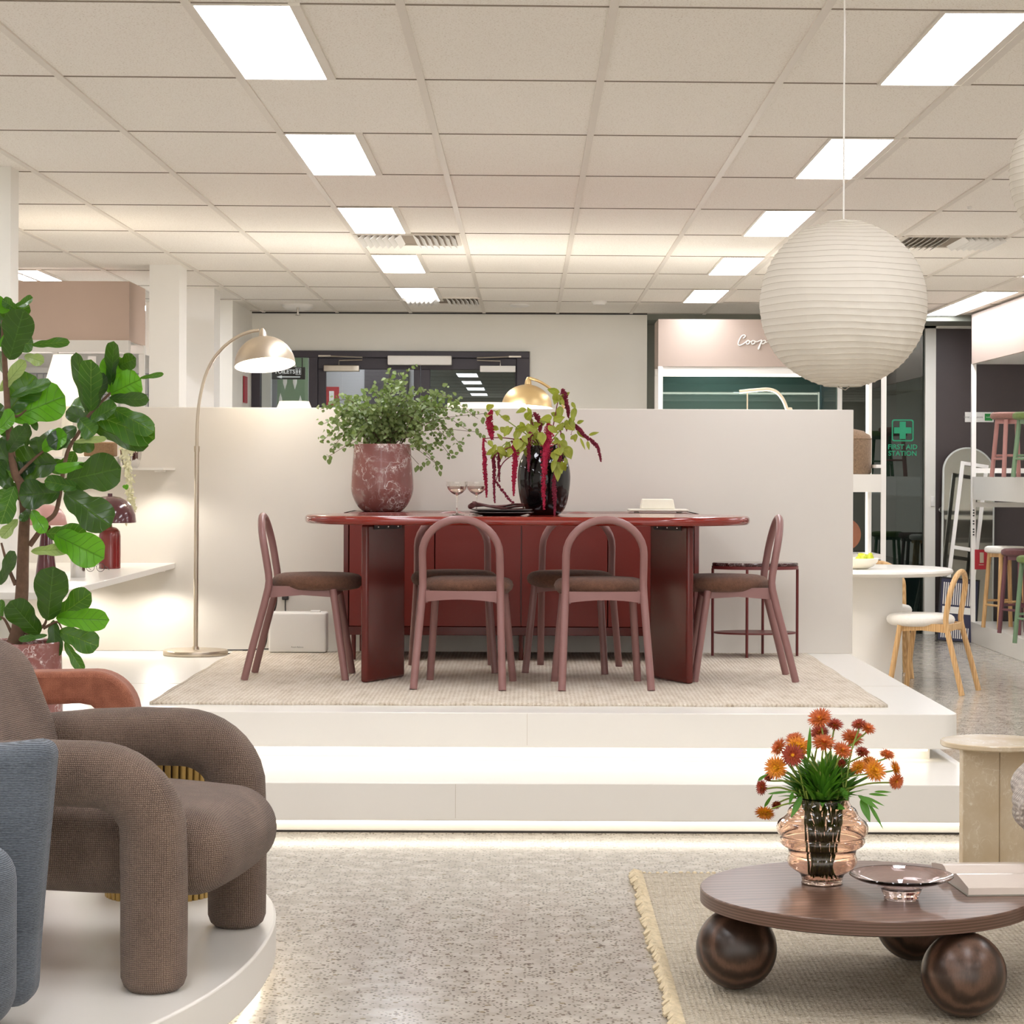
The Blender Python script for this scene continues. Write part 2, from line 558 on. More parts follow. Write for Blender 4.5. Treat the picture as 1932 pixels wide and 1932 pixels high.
    def leaf(s, base, tip, nrm, wid, shape='oval', bend=.12, fold=.15, wave=.0, nl=8, nw=4):
        """a leaf blade with its own UV: u along, v across"""
        b, t_ = Vector(base), Vector(tip)
        ax = t_ - b
        L = ax.length
        ax.normalize()
        nr = Vector(nrm)
        nr = nr - ax * nr.dot(ax)
        nr = nr.normalized() if nr.length > 1e-6 else ax.orthogonal().normalized()
        sd = ax.cross(nr)
        o = len(s.v)
        ph = random.random() * 6.28
        for i in range(nl + 1):
            u = i / nl
            if shape == 'fiddle':
                hw = (u ** .55) * ((1 - u) ** .38) * (1 + .35 * u - .25 * math.exp(-((u - .42) / .12) ** 2)) * 1.32
            elif shape == 'lance':
                hw = math.sin(math.pi * u ** .8) ** .9
            elif shape == 'heart':
                hw = ((1 - u) ** .7) * (u ** .3) * 1.45
            else:
                hw = math.sin(math.pi * u ** .75) ** .8
            if i in (0, nl):
                hw = .02
            for j in range(nw + 1):
                v = (j / nw) * 2 - 1
                q = b + ax * (L * u) + sd * (v * hw * wid / 2)
                q = q + nr * (abs(v) * hw * wid * fold - bend * L * (u * u) * 1.0 + math.sin(u * 14 + ph + (2 if v > 0 else 0)) * wave * wid * abs(v) * hw)
                s.uv[len(s.v)] = (u, v / 2 + .5)
                s.v.append(q)
        for i in range(nl):
            for j in range(nw):
                a = o + i * (nw + 1) + j
                s.f.append((a, a + 1, a + nw + 2, a + nw + 1))
        return s

    def build(s, name, mat, parent=None, smooth=True, bevel=None, origin=None, sub=0, solid=0, auto=True, world=False, recalc=True):
        me = bpy.data.meshes.new(name)
        o_ = Vector(origin) if origin is not None else Vector((0, 0, 0))
        sh = o_
        if world and parent is not None:
            pa = parent
            while pa is not None:
                sh = sh + pa.location
                pa = pa.parent
        me.from_pydata([p - sh for p in s.v], [], s.f)
        me.validate()
        if s.uv:
            lay = me.uv_layers.new(name='UVMap')
            for lp in me.loops:
                if lp.vertex_index in s.uv:
                    lay.data[lp.index].uv = s.uv[lp.vertex_index]
        elif recalc:
            bm = bmesh.new()
            bm.from_mesh(me)
            bmesh.ops.recalc_face_normals(bm, faces=bm.faces)
            bm.to_mesh(me)
            bm.free()
        ms = mat if isinstance(mat, (list, tuple)) else [mat]
        for m in ms:
            me.materials.append(MATS[m])
        ob = bpy.data.objects.new(name, me)
        COL.objects.link(ob)
        ob.location = o_
        if parent is not None:
            ob.parent = parent
        if bevel:
            b = ob.modifiers.new('bevel', 'BEVEL')
            b.width, b.segments = bevel
            b.limit_method = 'ANGLE'
            b.angle_limit = R(40)
        if sub:
            m = ob.modifiers.new('sub', 'SUBSURF')
            m.levels = m.render_levels = sub
        if solid:
            m = ob.modifiers.new('solid', 'SOLIDIFY')
            m.thickness = solid
        if smooth:
            me.polygons.foreach_set('use_smooth', [True] * len(me.polygons))
            if auto and not s.uv:
                try:
                    me.set_sharp_from_angle(angle=R(42))
                except Exception:
                    pass
        return ob


def tag(o, label, cat, group=None, kind=None):
    o['label'] = label
    o['category'] = cat
    if group:
        o['group'] = group
    if kind:
        o['kind'] = kind
    return o


def thing(name, label, cat, loc=(0, 0, 0), rz=0.0, group=None):
    e = bpy.data.objects.new(name, None)
    e.empty_display_size = .05
    COL.objects.link(e)
    e.location = loc
    e.rotation_euler = (0, 0, rz)
    return tag(e, label, cat, group)


def struct(name, mb, mat, smooth=False, **kw):
    o = mb.build(name, mat, None, smooth=smooth, **kw)
    o['kind'] = 'structure'
    return o


def dup(root, loc, rz, label, group=None):
    r = root.copy()
    COL.objects.link(r)
    r.location = loc
    r.rotation_euler = (0, 0, rz)
    r['label'] = label
    if group:
        r['group'] = group
    for ch in list(root.children):
        c = ch.copy()
        COL.objects.link(c)
        c.parent = r
        for g in list(ch.children):
            d = g.copy()
            COL.objects.link(d)
            d.parent = c
    return r


def text(body, name, mat, loc, size, parent=None, rot=(R(90), 0, 0), align='CENTER', ext=.0006, shear=0.0, space=1.0, off=0.0):
    cu = bpy.data.curves.new(name, 'FONT')
    cu.body = body
    cu.size = size
    cu.align_x = align
    cu.align_y = 'CENTER'
    cu.extrude = ext
    cu.shear = shear
    cu.space_character = space
    cu.offset = off
    cu.materials.append(MATS[mat])
    tmp = bpy.data.objects.new('tmp', cu)
    COL.objects.link(tmp)
    bpy.context.view_layer.update()
    me = bpy.data.meshes.new_from_object(tmp.evaluated_get(bpy.context.evaluated_depsgraph_get()))
    bpy.data.objects.remove(tmp)
    o = bpy.data.objects.new(name, me)
    COL.objects.link(o)
    o.location = loc
    o.rotation_euler = rot
    if parent is not None:
        o.parent = parent
    return o


def lamp(name, kind, loc, energy, color=(1, .9, .75), parent=None, rot=(0, 0, 0), **kw):
    l = bpy.data.lights.new(name, kind)
    l.energy = energy
    l.color = color
    for k, v in kw.items():
        setattr(l, k, v)
    o = bpy.data.objects.new(name, l)
    COL.objects.link(o)
    o.location = loc
    o.rotation_euler = rot
    if parent is not None:
        o.parent = parent
    return o


def arc(c, r, a0, a1, n):
    return [(c[0] + r * math.cos(a0 + (a1 - a0) * i / n), c[1] + r * math.sin(a0 + (a1 - a0) * i / n)) for i in range(n + 1)]


def rrect(x0, x1, y0, y1, r, n=8):
    return (arc((x1 - r, y0 + r), r, -math.pi / 2, 0, n) + arc((x1 - r, y1 - r), r, 0, math.pi / 2, n) +
            arc((x0 + r, y1 - r), r, math.pi / 2, math.pi, n) + arc((x0 + r, y0 + r), r, math.pi, 1.5 * math.pi, n))


def smoothpath(pts, n=6):
    """Catmull-Rom through the points"""
    p = [Vector(q) for q in pts]
    p = [p[0] * 2 - p[1]] + p + [p[-1] * 2 - p[-2]]
    out = []
    for i in range(1, len(p) - 2):
        for k in range(n):
            t_ = k / n
            a, b, c, d = p[i - 1], p[i], p[i + 1], p[i + 2]
            out.append(.5 * ((2 * b) + (c - a) * t_ + (2 * a - 5 * b + 4 * c - d) * t_ ** 2 + (3 * b - a - 3 * c + d) * t_ ** 3))
    out.append(p[-2])
    return out


def lerp_r(r0, r1, n):
    return [r0 + (r1 - r0) * i / (n - 1) for i in range(n)]


# ================================================================== THE SETTING
CZ = 2.66
PL = .38          # top of the stepped platform
RZ = .392         # top of the flat rug on it
YW = 12.0         # low partition behind the dining set


def box(x0, x1, y0, y1, z0, z1):
    return MB().box(x0, x1, y0, y1, z0, z1)


struct('floor', box(-6, 6, -2, 21.6, -.1, 0), 'terrazzo')
struct('ceiling', box(-6, 6, -2, 21.6, CZ, CZ + .1), 'ceiling_tile')
struct('wall_rear', MB().box(-6, 6, -2.1, -2, 0, .15).box(-6, 6, -2.1, -2, 2.5, CZ).box(-6, -5.6, -2.1, -2, .15, 2.5).box(5.6, 6, -2.1, -2, .15, 2.5).box(-.05, .05, -2.1, -2, .15, 2.5), 'white_wall')   # opening added in the unseen rear wall so world light fills the view
struct('wall_left', box(-6.1, -6, -2, 21.6, 0, CZ), 'white_wall')
struct('wall_right', box(6, 6.1, -2, 21.6, 0, CZ), 'white_wall')
struct('wall_far', box(-6, 6, 21.6, 21.7, 0, CZ), 'grey_wall')
struct('wall_partition', box(-3.6, 1.754, YW, YW + .09, PL, 1.695), 'partition_paint', bevel=(.003, 2))
wb = MB().box(-2.26, .97, 18.2, 18.32, 2.345, CZ).box(.012, .97, 18.2, 18.32, 0, 2.345)
struct('wall_back', wb, 'cream_wall')
struct('wall_return', box(-2.36, -2.26, 17.0, 18.32, 0, CZ), 'cream_wall')
struct('wall_corner', box(.9, .97, 18.32, 18.95, 0, CZ), 'cream_wall')
struct('wall_corridor', MB().box(-2.4, .97, 20.7, 20.78, 0, CZ), 'grey_wall')
struct('door_4', MB().box(-1.52, -1.12, 20.66, 20.7, 0, 2.32), 'dark_frame')
struct('wall_left_back', MB().box(-6, -2.36, 20.4, 20.5, 0, CZ), 'white_wall')
struct('door_5', box(-2.50, -2.36, 17.1, 17.15, 0, CZ - .02), 'dark_gap')
# square columns on the left, each a box of plasterboard
for nm, x0, x1, y0, y1, m in (('column', -3.0, -2.235, 9.6, 9.75, 'cream_wall'), ('column', -2.402, -2.212, 14.1, 14.4, 'white_wall'),
                              ('column', -2.62, -2.245, 15.9, 16.2, 'white_wall')):
    struct(nm, box(x0, x1, y0, y1, PL if y0 < 10 else 0, CZ), m)

# suspended ceiling: tee bars and seams between the tiles (the grid sits slightly out of square)
SK = .03


def dn(n):
    return 6.267 + 1.187 * n


bars, seams = MB(), MB()
for k in range(-9, 11):
    x = -.363 + .6 * k
    bars.box(x - .013, x + .013, -2, 18.2 if x < .98 else 18.85, CZ - .006, CZ + .002)
for n in range(-6, 11):
    y = dn(n)
    y0, y1 = y - SK * 6, y + SK * 6
    seams.add([(-6, y0 - .004, CZ - .003), (6, y1 - .004, CZ - .003), (6, y1 + .004, CZ - .003), (-6, y0 + .004, CZ - .003),
               (-6, y0 - .004, CZ + .003), (6, y1 - .004, CZ + .003), (6, y1 + .004, CZ + .003), (-6, y0 + .004, CZ + .003)],
              [(0, 1, 2, 3), (7, 6, 5, 4), (0, 4, 5, 1), (1, 5, 6, 2), (2, 6, 7, 3), (3, 7, 4, 0)])
struct('trim_1', bars, 'grid_bar')
struct('trim_2', seams, 'seam')
struct('trim_3', MB().box(-2.26, .97, 18.185, 18.2, CZ - .012, CZ), 'dark_gap')
struct('trim_4', MB().box(.97, 6, 18.25, 18.95, CZ - .05, CZ), 'beam_grey')

# back right: glazed partition with dark rooms behind it
wt = MB().box(1.0, 3.36, 21.0, 21.1, 0, CZ).box(3.34, 3.36, 18.95, 21, 0, CZ)
struct('wall_dark_room', wt, 'teal_dark')
p = struct('window_1', MB().box(1.0, 2.62, 18.9, 18.91, 0, CZ - .05), 'pane_teal')
p = struct('window_2', MB().box(2.66, 3.36, 18.9, 18.91, 0, CZ - .05), 'pane_tint')
struct('trim_5', MB().box(3.36, 3.45, 18.84, 18.95, 0, CZ - .04).box(3.36, 6, 18.84, 18.95, CZ - .07, CZ - .03)
       .box(2.62, 2.66, 18.86, 18.95, 0, CZ - .05), 'cream_wall')
struct('trim_6', MB().box(1.0, 1.08, 18.86, 18.95, 0, CZ - .05), 'beam_grey')
struct('wall_slate', MB().box(2.66, 3.34, 20.2, 20.3, 0, CZ), 'slate_dark')
d3 = struct('door_3', MB().box(3.45, 6, 18.88, 18.93, 0, CZ - .07), 'dark_door')
k = MB().lathe([(0, 0), (.014, 0), (.014, .03), (.03, .035), (.034, .05), (.028, .066), (0, .07)], 20, (3.505, 18.88, 1.055), Matrix.Rotation(R(90), 4, 'X'))
k.build('door_knob', 'chrome', d3, world=False)
sw = MB().rbox((3.425, 18.835, 1.125), (.03, .012, .085), .004).box(3.417, 3.433, 18.822, 18.83, 1.12, 1.135)
tag(sw.build('light_switch', 'white_metal'), 'small white light switch on the pale door post right of the glass', 'light switch')

# double door with a sidelight
dr = bpy.data.objects.new('door_1', None)
COL.objects.link(dr)
dr['kind'] = 'structure'
fx = lambda px: (px - 996) / 230.8
fz = lambda py, px=760: 1.34 - (py - 895 - ROLL * (px - 996)) / 230.8
fr = MB()
fr.box(fx(475), fx(998), 18.16, 18.28, fz(675), fz(663))
for a, b in ((475, 491), (583, 599), (974, 998)):
    fr.box(fx(a), fx(b), 18.16, 18.28, 0, fz(675))
fr.build('door_frame', 'dark_frame', dr, smooth=False, bevel=(.004, 2))
MB().box(fx(491), fx(583), 18.21, 18.22, .1, fz(675)).build('side_pane', 'pane_clear', dr, smooth=False)
for a, b, g0, g1, pm in ((599, 792, 614, 780, 'pane_clear'), (793, 974, 811, 971, 'pane_tint')):
    lf = MB().box(fx(a), fx(b), 18.19, 18.25, fz(697), fz(676)).box(fx(a), fx(g0), 18.19, 18.25, 0, fz(697)).box(fx(g1), fx(b), 18.19, 18.25, 0, fz(697)).box(fx(g0), fx(g1), 18.19, 18.25, 0, .25)
    l_ = lf.build('door_leaf', 'dark_frame', dr, smooth=False, bevel=(.004, 2))
    MB().box(fx(g0), fx(g1), 18.215, 18.225, .25, fz(697)).build('glass_pane', pm, l_, smooth=False)
for x0, x1, m, s_ in ((611, 678, 'steel', 1), (905, 972, 'white_metal', -1)):
    c = thing('door_closer', ('brushed steel door closer with folding arm on the left door leaf' if s_ > 0 else 'white door closer with folding arm on the right door leaf'), 'door closer',
              (fx((x0 + x1) / 2), 18.19, fz(696)), 0, 'door closers')
    MB().rbox((0, -.03, 0), (.29, .06, .052), .006).build('closer_body', m, c)
    a = MB().tube([(-s_ * .02, -.04, .02), (-s_ * .02, -.04, .065), (s_ * .17, -.05, .07), (s_ * .17, -.05, .09), (-s_ * .09, -.03, .1)], .006, 8)
    a.box(min(-s_ * .19, -s_ * .09), max(-s_ * .19, -s_ * .09), -.04, -.01, .095, .108)
    a.build('closer_arm', 'steel', c)
tag(MB().rbox((fx(792), 18.12, fz(681)), (.52, .09, .075), .008).build('exit_light', 'white_metal'), 'long blank white box light over the middle of the black double door', 'light')

# ------------------------------------------------------------------ ceiling lights
ORD = ['nearest', 'second', 'third', 'fourth', 'fifth', 'sixth']


def panel(x0, n, label):
    y0, y1 = dn(n) + SK * x0 + .012, dn(n + 1) + SK * x0 - .012
    t_ = thing('ceiling_light', label, 'ceiling light', (x0, y0, CZ), 0, 'recessed light panels')
    L, W_ = y1 - y0, .27
    f_ = MB().box(-.012, 0, 0, L, -.008, 0).box(W_, W_ + .03, 0, L, -.008, 0).box(-.012, W_ + .03, -.008, 0, -.008, 0).box(-.012, W_ + .03, L, L + .008, -.008, 0)
    f_.build('frame', 'grid_bar', t_, smooth=False)
    MB().box(0, W_, 0, L, -.005, -.001).build('diffuser', 'panel_light', t_, smooth=False)


for row, x0 in (('left', -.945), ('right', 1.18)):
    for i, n in enumerate((0, 2, 4, 6, 8)):
        panel(x0, n, f'{ORD[i]} rectangular white light panel from the camera in the {row} row across the ceiling')
    for n in (-2, -4, -6):
        panel(x0, n, f'white light panel in the {row} ceiling row ahead of the top picture edge')
panel(3.22, 8, 'farthest white light panel at right, running up to the dark door')
panel(3.22, 9, 'white light panel at far right next to the stool rack header, nearest the back')
for x0 in (3.22, -3.28):
    for n in (0, 2, 4, 6, -2, -4):
        if x0 > 0 or n < 4:
            panel(x0, n, 'white light panel in the outer ceiling row at the ' + ('right' if x0 > 0 else 'left'))
for x0 in (5.0, -5.3):  # columns added out of view for more ambient light at the back
    for n in (4, 6, 8):
        panel(x0, n, 'added unseen white light panel in the outermost ceiling row at the ' + ('right' if x0 > 0 else 'left'))
for n in (8, 9):  # panels added behind the header, unseen, to lift the far ceiling
    panel(-3.28, n, 'added white light panel hidden above the pink-brown rack header at left')
panel(1.6, 11, 'added unseen white light panel in the room behind the green glass')  # added to brighten the walls behind the glass
panel(-1.6, 11, 'added unseen white light panel in the corridor behind the black double door')  # added out of sight to brighten the corridor
panel(-3.47, 7, 'white light panel glimpsed beside the far left column')


def vent(px, py, d, label):
    c = P(px, py, d)
    v_ = thing('ceiling_vent', label, 'air vent', (c.x, c.y, CZ), 0, 'square ceiling vents')
    f_ = MB()
    for a, b, e, g in ((-.29, .29, -.29, -.27), (-.29, .29, .27, .29), (-.29, -.27, -.27, .27), (.27, .29, -.27, .27)):
        f_.box(a, b, e, g, -.01, 0)
    f_.build('frame', 'grid_bar', v_, smooth=False)
    MB().box(-.27, .27, -.27, .27, -.003, 0).build('backing', 'seam', v_, smooth=False)
    lv = MB()
    for k_ in range(-7, 8):
        if k_ == 0:
            continue
        x = k_ * .034
        s_ = 1 if k_ > 0 else -1
        e = .26
        lv.add([(x, -e, -.004), (x + s_ * .03, -e, -.03), (x + s_ * .03, e, -.03), (x, e, -.004),
                (x + .003, -e, -.004), (x + .003 + s_ * .03, -e, -.03), (x + .003 + s_ * .03, e, -.03), (x + .003, e, -.004)],
               [(0, 1, 2, 3), (7, 6, 5, 4), (0, 4, 5, 1), (1, 5, 6, 2), (2, 6, 7, 3), (3, 7, 4, 0)])
    lv.build('louvre', 'white_metal', v_, smooth=False)


vent(771, 450, 12.5, 'square air vent right behind the third light panel of the left row')
vent(835, 568, 16.9, 'square air vent behind the farthest light panel of the left row')
vent(1790, 455, 12.5, 'square air vent right of the large paper lantern')


def ceil_disc(px, d, r, h, label, cat, name, pin=False):
    c = P(px, 600, d)
    o = thing(name, label, cat, (c.x, d, CZ))
    MB().lathe([(0, -h), (r * .7, -h), (r, -h * .35), (r * .98, 0), (0, 0)], 32).build('housing', 'white_metal', o)
    if pin:
        MB().tube([(.01, -.1, 0), (.01, -.1, -.09)], .008, 8).lathe([(0, -.095), (.02, -.09), (.02, -.085), (0, -.085)], 12, (.01, -.1, 0)).build('sprinkler_head', 'steel', o)


ceil_disc(562, 17.4, .125, .045, 'round white air diffuser near the back wall at left', 'air diffuser', 'ceiling_diffuser', True)
ceil_disc(980, 17.3, .08, .02, 'flat round smoke detector in the middle of the far ceiling', 'smoke detector', 'smoke_detector')
ceil_disc(1130, 16.9, .06, .03, 'small round ceiling sensor right of the smoke detector', 'sensor', 'ceiling_sensor')
ceil_disc(1828, 10.9, .012, .012, 'tiny round ceiling stud at the upper right', 'sprinkler', 'sprinkler')

# ================================================================== STEPPED PLATFORM
pf = thing('stepped_platform', 'low white two-step platform under the dining set, glowing below each step', 'platform', (0, 8.28, 0))
XR, XL = 1.74, -4.4


def slab_poly(y0, r=.06):
    return [(XL, y0), ] + arc((XR - r, y0 + r), r, -math.pi / 2, 0, 6) + [(XR, YW + .09), (XL, YW + .09)]


MB().prism(slab_poly(8.96), .24, PL).build('upper_slab', 'white_laminate', pf, world=True, bevel=(.003, 2))
MB().prism(slab_poly(8.28), .05, .19).build('lower_slab', 'white_laminate', pf, world=True, bevel=(.003, 2))
MB().box(XL, XR - .1, 9.06, YW, .19, .24).build('riser', 'white_laminate', pf, world=True, smooth=False)
MB().box(XL, XR - .04, 8.325, YW, 0, .05).build('kick_board', 'white_laminate', pf, world=True, smooth=False)
MB().box(XL, XR - .045, 8.318, 8.326, 0, .007).build('floor_gap', 'dark_gap', pf, world=True, smooth=False)
MB().box(XL, XR - .12, 9.0, 9.03, .228, .238).build('led_strip', 'led', pf, world=True, smooth=False)
MB().box(XL, XR - .06, 8.30, 8.312, .036, .048).build('led_strip', 'led', pf, world=True, smooth=False)
sm = MB().box(XL, XR, 10.148, 10.151, PL, PL + .0006)
sm.box(-.2655, -.2635, 8.2792, 8.281, .06, .187).box(.0, .002, 8.9592, 8.961, .25, PL - .003)
sm.build('panel_joint', 'rib_wire', pf, world=True, smooth=False)

# round plinth for the lounge chairs
pl = thing('round_plinth', 'low white rounded plinth carrying the lounge chairs, lit from below', 'platform', (-2.16, 5.73, 0))


def pill(a, b1, b2, n=180, e=2.2):
    o = []
    for i in range(n):
        t_ = 2 * math.pi * i / n
        c_, s_ = math.cos(t_), math.sin(t_)
        bb = b2 if s_ > 0 else b1
        o.append((a * math.copysign(abs(c_) ** (2 / e), c_), bb * math.copysign(abs(s_) ** (2 / e), s_)))
    return o


MB().prism(pill(1.5, 1.9, 1.6), .045, .15).build('plinth_top', 'white_laminate', pl, bevel=(.006, 3))
MB().prism(pill(1.42, 1.82, 1.52), 0, .045).build('plinth_base', 'base_grey', pl)
q = pill(1.45, 1.85, 1.55)
MB().tube([(x, y, .036) for x, y in q], .008, 6, closed=True).build('led_strip', 'led_soft', pl)

# flat rug under the dining set
rg = MB()
NX, NY = 80, 60
for i in range(NX + 1):
    for j in range(NY + 1):
        u, v = i / NX, j / NY
        x = -1.565 + 3.06 * u + .003 * math.sin(v * 23) * (1 if u in (0, 1) else 0)
        y = 9.225 + 2.66 * v + .006 * math.sin(u * 31) * (1 if v == 0 else 0)
        rg.v.append(Vector((x, y, RZ - .001 * random.random())))
for i in range(NX):
    for j in range(NY):
        a = i * (NY + 1) + j
        rg.f.append((a, a + NY + 1, a + NY + 2, a + 1))
rg_o = rg.build('dining_rug', 'flat_rug', None, solid=.0115, recalc=False)
tag(rg_o, 'flat beige woven rug under the dining table on the white platform', 'rug')
rg_o.modifiers['solid'].offset = -1

# jute rug under the coffee table
jr = thing('jute_rug', 'natural jute rug with a roped edge under the round coffee table', 'rug', (.36, 7.42, 0))
jm = MB()
NX, NY = 60, 70
for i in range(NX + 1):
    for j in range(NY + 1):
        jm.v.append(Vector((.36 + 2.6 * i / NX, 4.3 + 3.12 * j / NY, .012 + .002 * random.random())))
for i in range(NX):
    for j in range(NY):
        a = i * (NY + 1) + j
        jm.f.append((a, a + NY + 1, a + NY + 2, a + 1))
jo = jm.build('rug_field', 'jute_rug', jr, world=True, solid=.011, recalc=False)
jo.modifiers['solid'].offset = -1
kn = MB()
y = 4.3
while y < 7.42:
    a, b, r_ = random.uniform(-.02, .004), random.uniform(.012, .024), random.uniform(.0085, .0125)
    kn.tube([(.36 + a, y, .008), (.36 + a * .5 + .006, y + .006, .017), (.36 + .025, y + .012, .013)], [r_ * .6, r_, r_ * .5], 6)
    y += b
kn.build('roped_edge', 'jute_rope', jr, world=True)
kn = MB()
x = .36
while x < 2.9:
    kn.ball((x, 7.42, .011), random.uniform(.006, .010), 8)
    x += random.uniform(.015, .03)
kn.build('bound_edge', 'jute_rope', jr, world=True)
# ================================================================== DINING SET
def make_chair(name, label, paint, cloth, group, loc, rz):
    """hoop-backed chair; origin on the ground under its middle, +y is the way it faces"""
    t_ = thing(name, label, 'chair', loc, rz, group)
    r = .0172
    left = [(-.197, -.232, 0), (-.188, -.19, .17), (-.1785, -.145, .34), (-.1745, -.126, .42), (-.173, -.122, .455), (-.173, -.125, .49), (-.173, -.135, .55), (-.173, -.142, .592)]
    top = [(.173 * math.cos(a), -.142 - .03 * math.sin(a), .592 + .157 * math.sin(a)) for a in [math.pi - math.pi * i / 16 for i in range(1, 16)]]
    hoop = left + top + [(-x, y, z) for x, y, z in reversed(left)]
    MB().tube(hoop, r, 14).build('back_frame', paint, t_)
    for s_ in (-1, 1):
        MB().tube([(s_ * .192, .232, 0), (s_ * .158, .17, .416)], r, 14).build('leg', paint, t_)
    ap = MB()
    for s_ in (-1, 1):
        ap.add([(s_ * .165, -.13, .376), (s_ * .165, -.13, .43), (s_ * .15, -.13, .43), (s_ * .15, -.13, .376),
                (s_ * .172, .03, .389), (s_ * .172, .03, .43), (s_ * .157, .03, .43), (s_ * .157, .03, .389),
                (s_ * .155, .17, .379), (s_ * .155, .17, .43), (s_ * .14, .17, .43), (s_ * .14, .17, .379)],
               [(0, 1, 2, 3), (8, 11, 10, 9)] + [(a + i, a + (i + 1) % 4, a + 4 + (i + 1) % 4, a + 4 + i) for a in (0, 4) for i in range(4)])
    for y, s_ in ((-.125, -1), (.17, 1)):
        n = 8
        vs = []
        for i in range(n + 1):
            u = i / n * 2 - 1
            yy = y + s_ * .02 * (1 - u * u)
            zl = .379 + .014 * (1 - u * u)
            vs += [(u * .165, yy - .008, zl), (u * .165, yy + .008, zl), (u * .165, yy + .008, .43), (u * .165, yy - .008, .43)]
        ap.add(vs, [(0, 1, 2, 3), (4 * n + 3, 4 * n + 2, 4 * n + 1, 4 * n)] + [(4 * i + k_, 4 * i + (k_ + 1) % 4, 4 * i + 4 + (k_ + 1) % 4, 4 * i + 4 + k_) for i in range(n) for k_ in range(4)])
    ap.build('apron', paint, t_)
    prof = [(0, .406), (.15, .406), (.186, .413), (.202, .427), (.208, .447), (.202, .464), (.188, .476), (.16, .483), (.1, .486), (0, .487)]
    pad = MB().lathe([(rr, 0) if False else (rr, z) for rr, z in prof], 40, (0, .085, 0), sx=1.0, sy=1.02)
    pad.build('seat', cloth, t_)
    return t_


def at(cx, cy, deg, z=RZ):
    return (cx, cy, z), R(deg)


g_ = 'mauve hoop-back dining chairs'
A = 'mauve hoop-back chair with brown seat '
l_, r_ = at(-.28, 10.0, -6)
ch = make_chair('dining_chair', A + 'nearest the camera on the left, its back to us', 'mauve_paint', 'seat_boucle', g_, l_, r_)
for x, y, dg, lb in ((.333, 9.99, 4, 'nearest the camera on the right, its back to us'),
                     (-.36, 10.82, 184, 'across the table at left, facing the camera'),
                     (.22, 10.82, 170, 'across the table at right, facing the camera'),
                     (-1.065, 10.4, -90, 'at the left end of the table'),
                     (1.0, 10.4, 90, 'at the right end of the table')):
    l_, r_ = at(x, y, dg)
    dup(ch, l_, r_, A + lb)

# the table
tb = thing('dining_table', 'long glossy dark red dining table with rounded ends on two folded slab legs', 'table', (0, 10.4, RZ))
TT = 1.15 - RZ
top = MB().prism(rrect(-1.037, 1.035, -.46, .46, .45, 14), TT - .04, TT)
top.build('tabletop', 'red_lacquer', tb, bevel=(.017, 5))
for s_ in (-1, 1):
    lg = MB()
    xo, xi = s_ * .742, s_ * .592
    th = .036
    for ya, yb in ((-.3, 0), (.3, 0)):
        dv = Vector((xi - xo, yb - ya, 0)).normalized()
        nv = Vector((-dv.y, dv.x, 0)) * th / 2
        a, b = Vector((xo, ya, 0)), Vector((xi, yb, 0)) + dv * .012
        q = [a + nv, b + nv, b - nv, a - nv]
        lg.prism([(p_.x, p_.y) for p_ in q], 0, TT - .04)
    lo = lg.build('leg', 'red_lacquer_dark', tb, bevel=(.012, 4))
    dv = Vector((xi - xo, .3, 0)).normalized()
    nv = Vector((dv.y, -dv.x, 0)) * s_ * -1
    if nv.y > 0:
        nv = -nv
    c_ = Vector(((xo + xi) / 2, -.15, 0)) + nv * (th / 2 + .002) + dv * .01
    bk = MB()
    e = dv * .125
    z0, z1 = TT - .064, TT - .041
    u = nv * .003
    pts = [c_ - e, c_ + e, c_ + e + u, c_ - e + u]
    bk.prism([(p_.x, p_.y) for p_ in pts], z0, z1)
    bko = bk.build('bracket', 'black_metal', tb, smooth=False)
    sc_ = MB()
    for k_ in (-.09, 0, .09):
        q = c_ + dv * k_ + u
        sc_.ball((q.x, q.y, (z0 + z1) / 2), .005, 8)
    sc_.build('screw', 'chrome', bko)

# sideboard
sb = thing('sideboard', 'dark red four-door sideboard against the low white partition', 'cabinet', (-.032, 11.65, RZ))
W2, D0, D1, ZB, ZT = .904, -.33, .31, .172, .751
cb = MB().box(-W2, -W2 + .025, D0, D1, ZB - .045, ZT).box(W2 - .025, W2, D0, D1, ZB - .045, ZT).box(-W2, W2, D0, D1, ZT - .02, ZT).box(-W2 + .025, W2 - .025, D0 + .01, D1, ZB - .045, ZB).box(-W2 + .025, W2 - .025, D1 - .02, D1, ZB, ZT - .02).box(-.01, .01, D0 + .02, D1 - .02, ZB, ZT - .02)
cb.build('carcass', 'red_lacquer_dark', sb, smooth=False, bevel=(.003, 2))
xs = [-W2 + .027, -.44, 0, .44, W2 - .027]
for i in range(4):
    MB().box(xs[i] + .0025, xs[i + 1] - .0025, D0 - .002, D0 + .018, ZB + .002, ZT - .022).build('door', 'red_panel', sb, smooth=False, bevel=(.002, 2))
for x in (-W2 + .05, 0, W2 - .05):
    for y in (D0 + .04, D1 - .04):
        MB().tube([(x, y, -.012 if y > 9 else 0), (x, y, ZB - .045)], .012, 10).build('leg', 'red_lacquer_dark', sb)

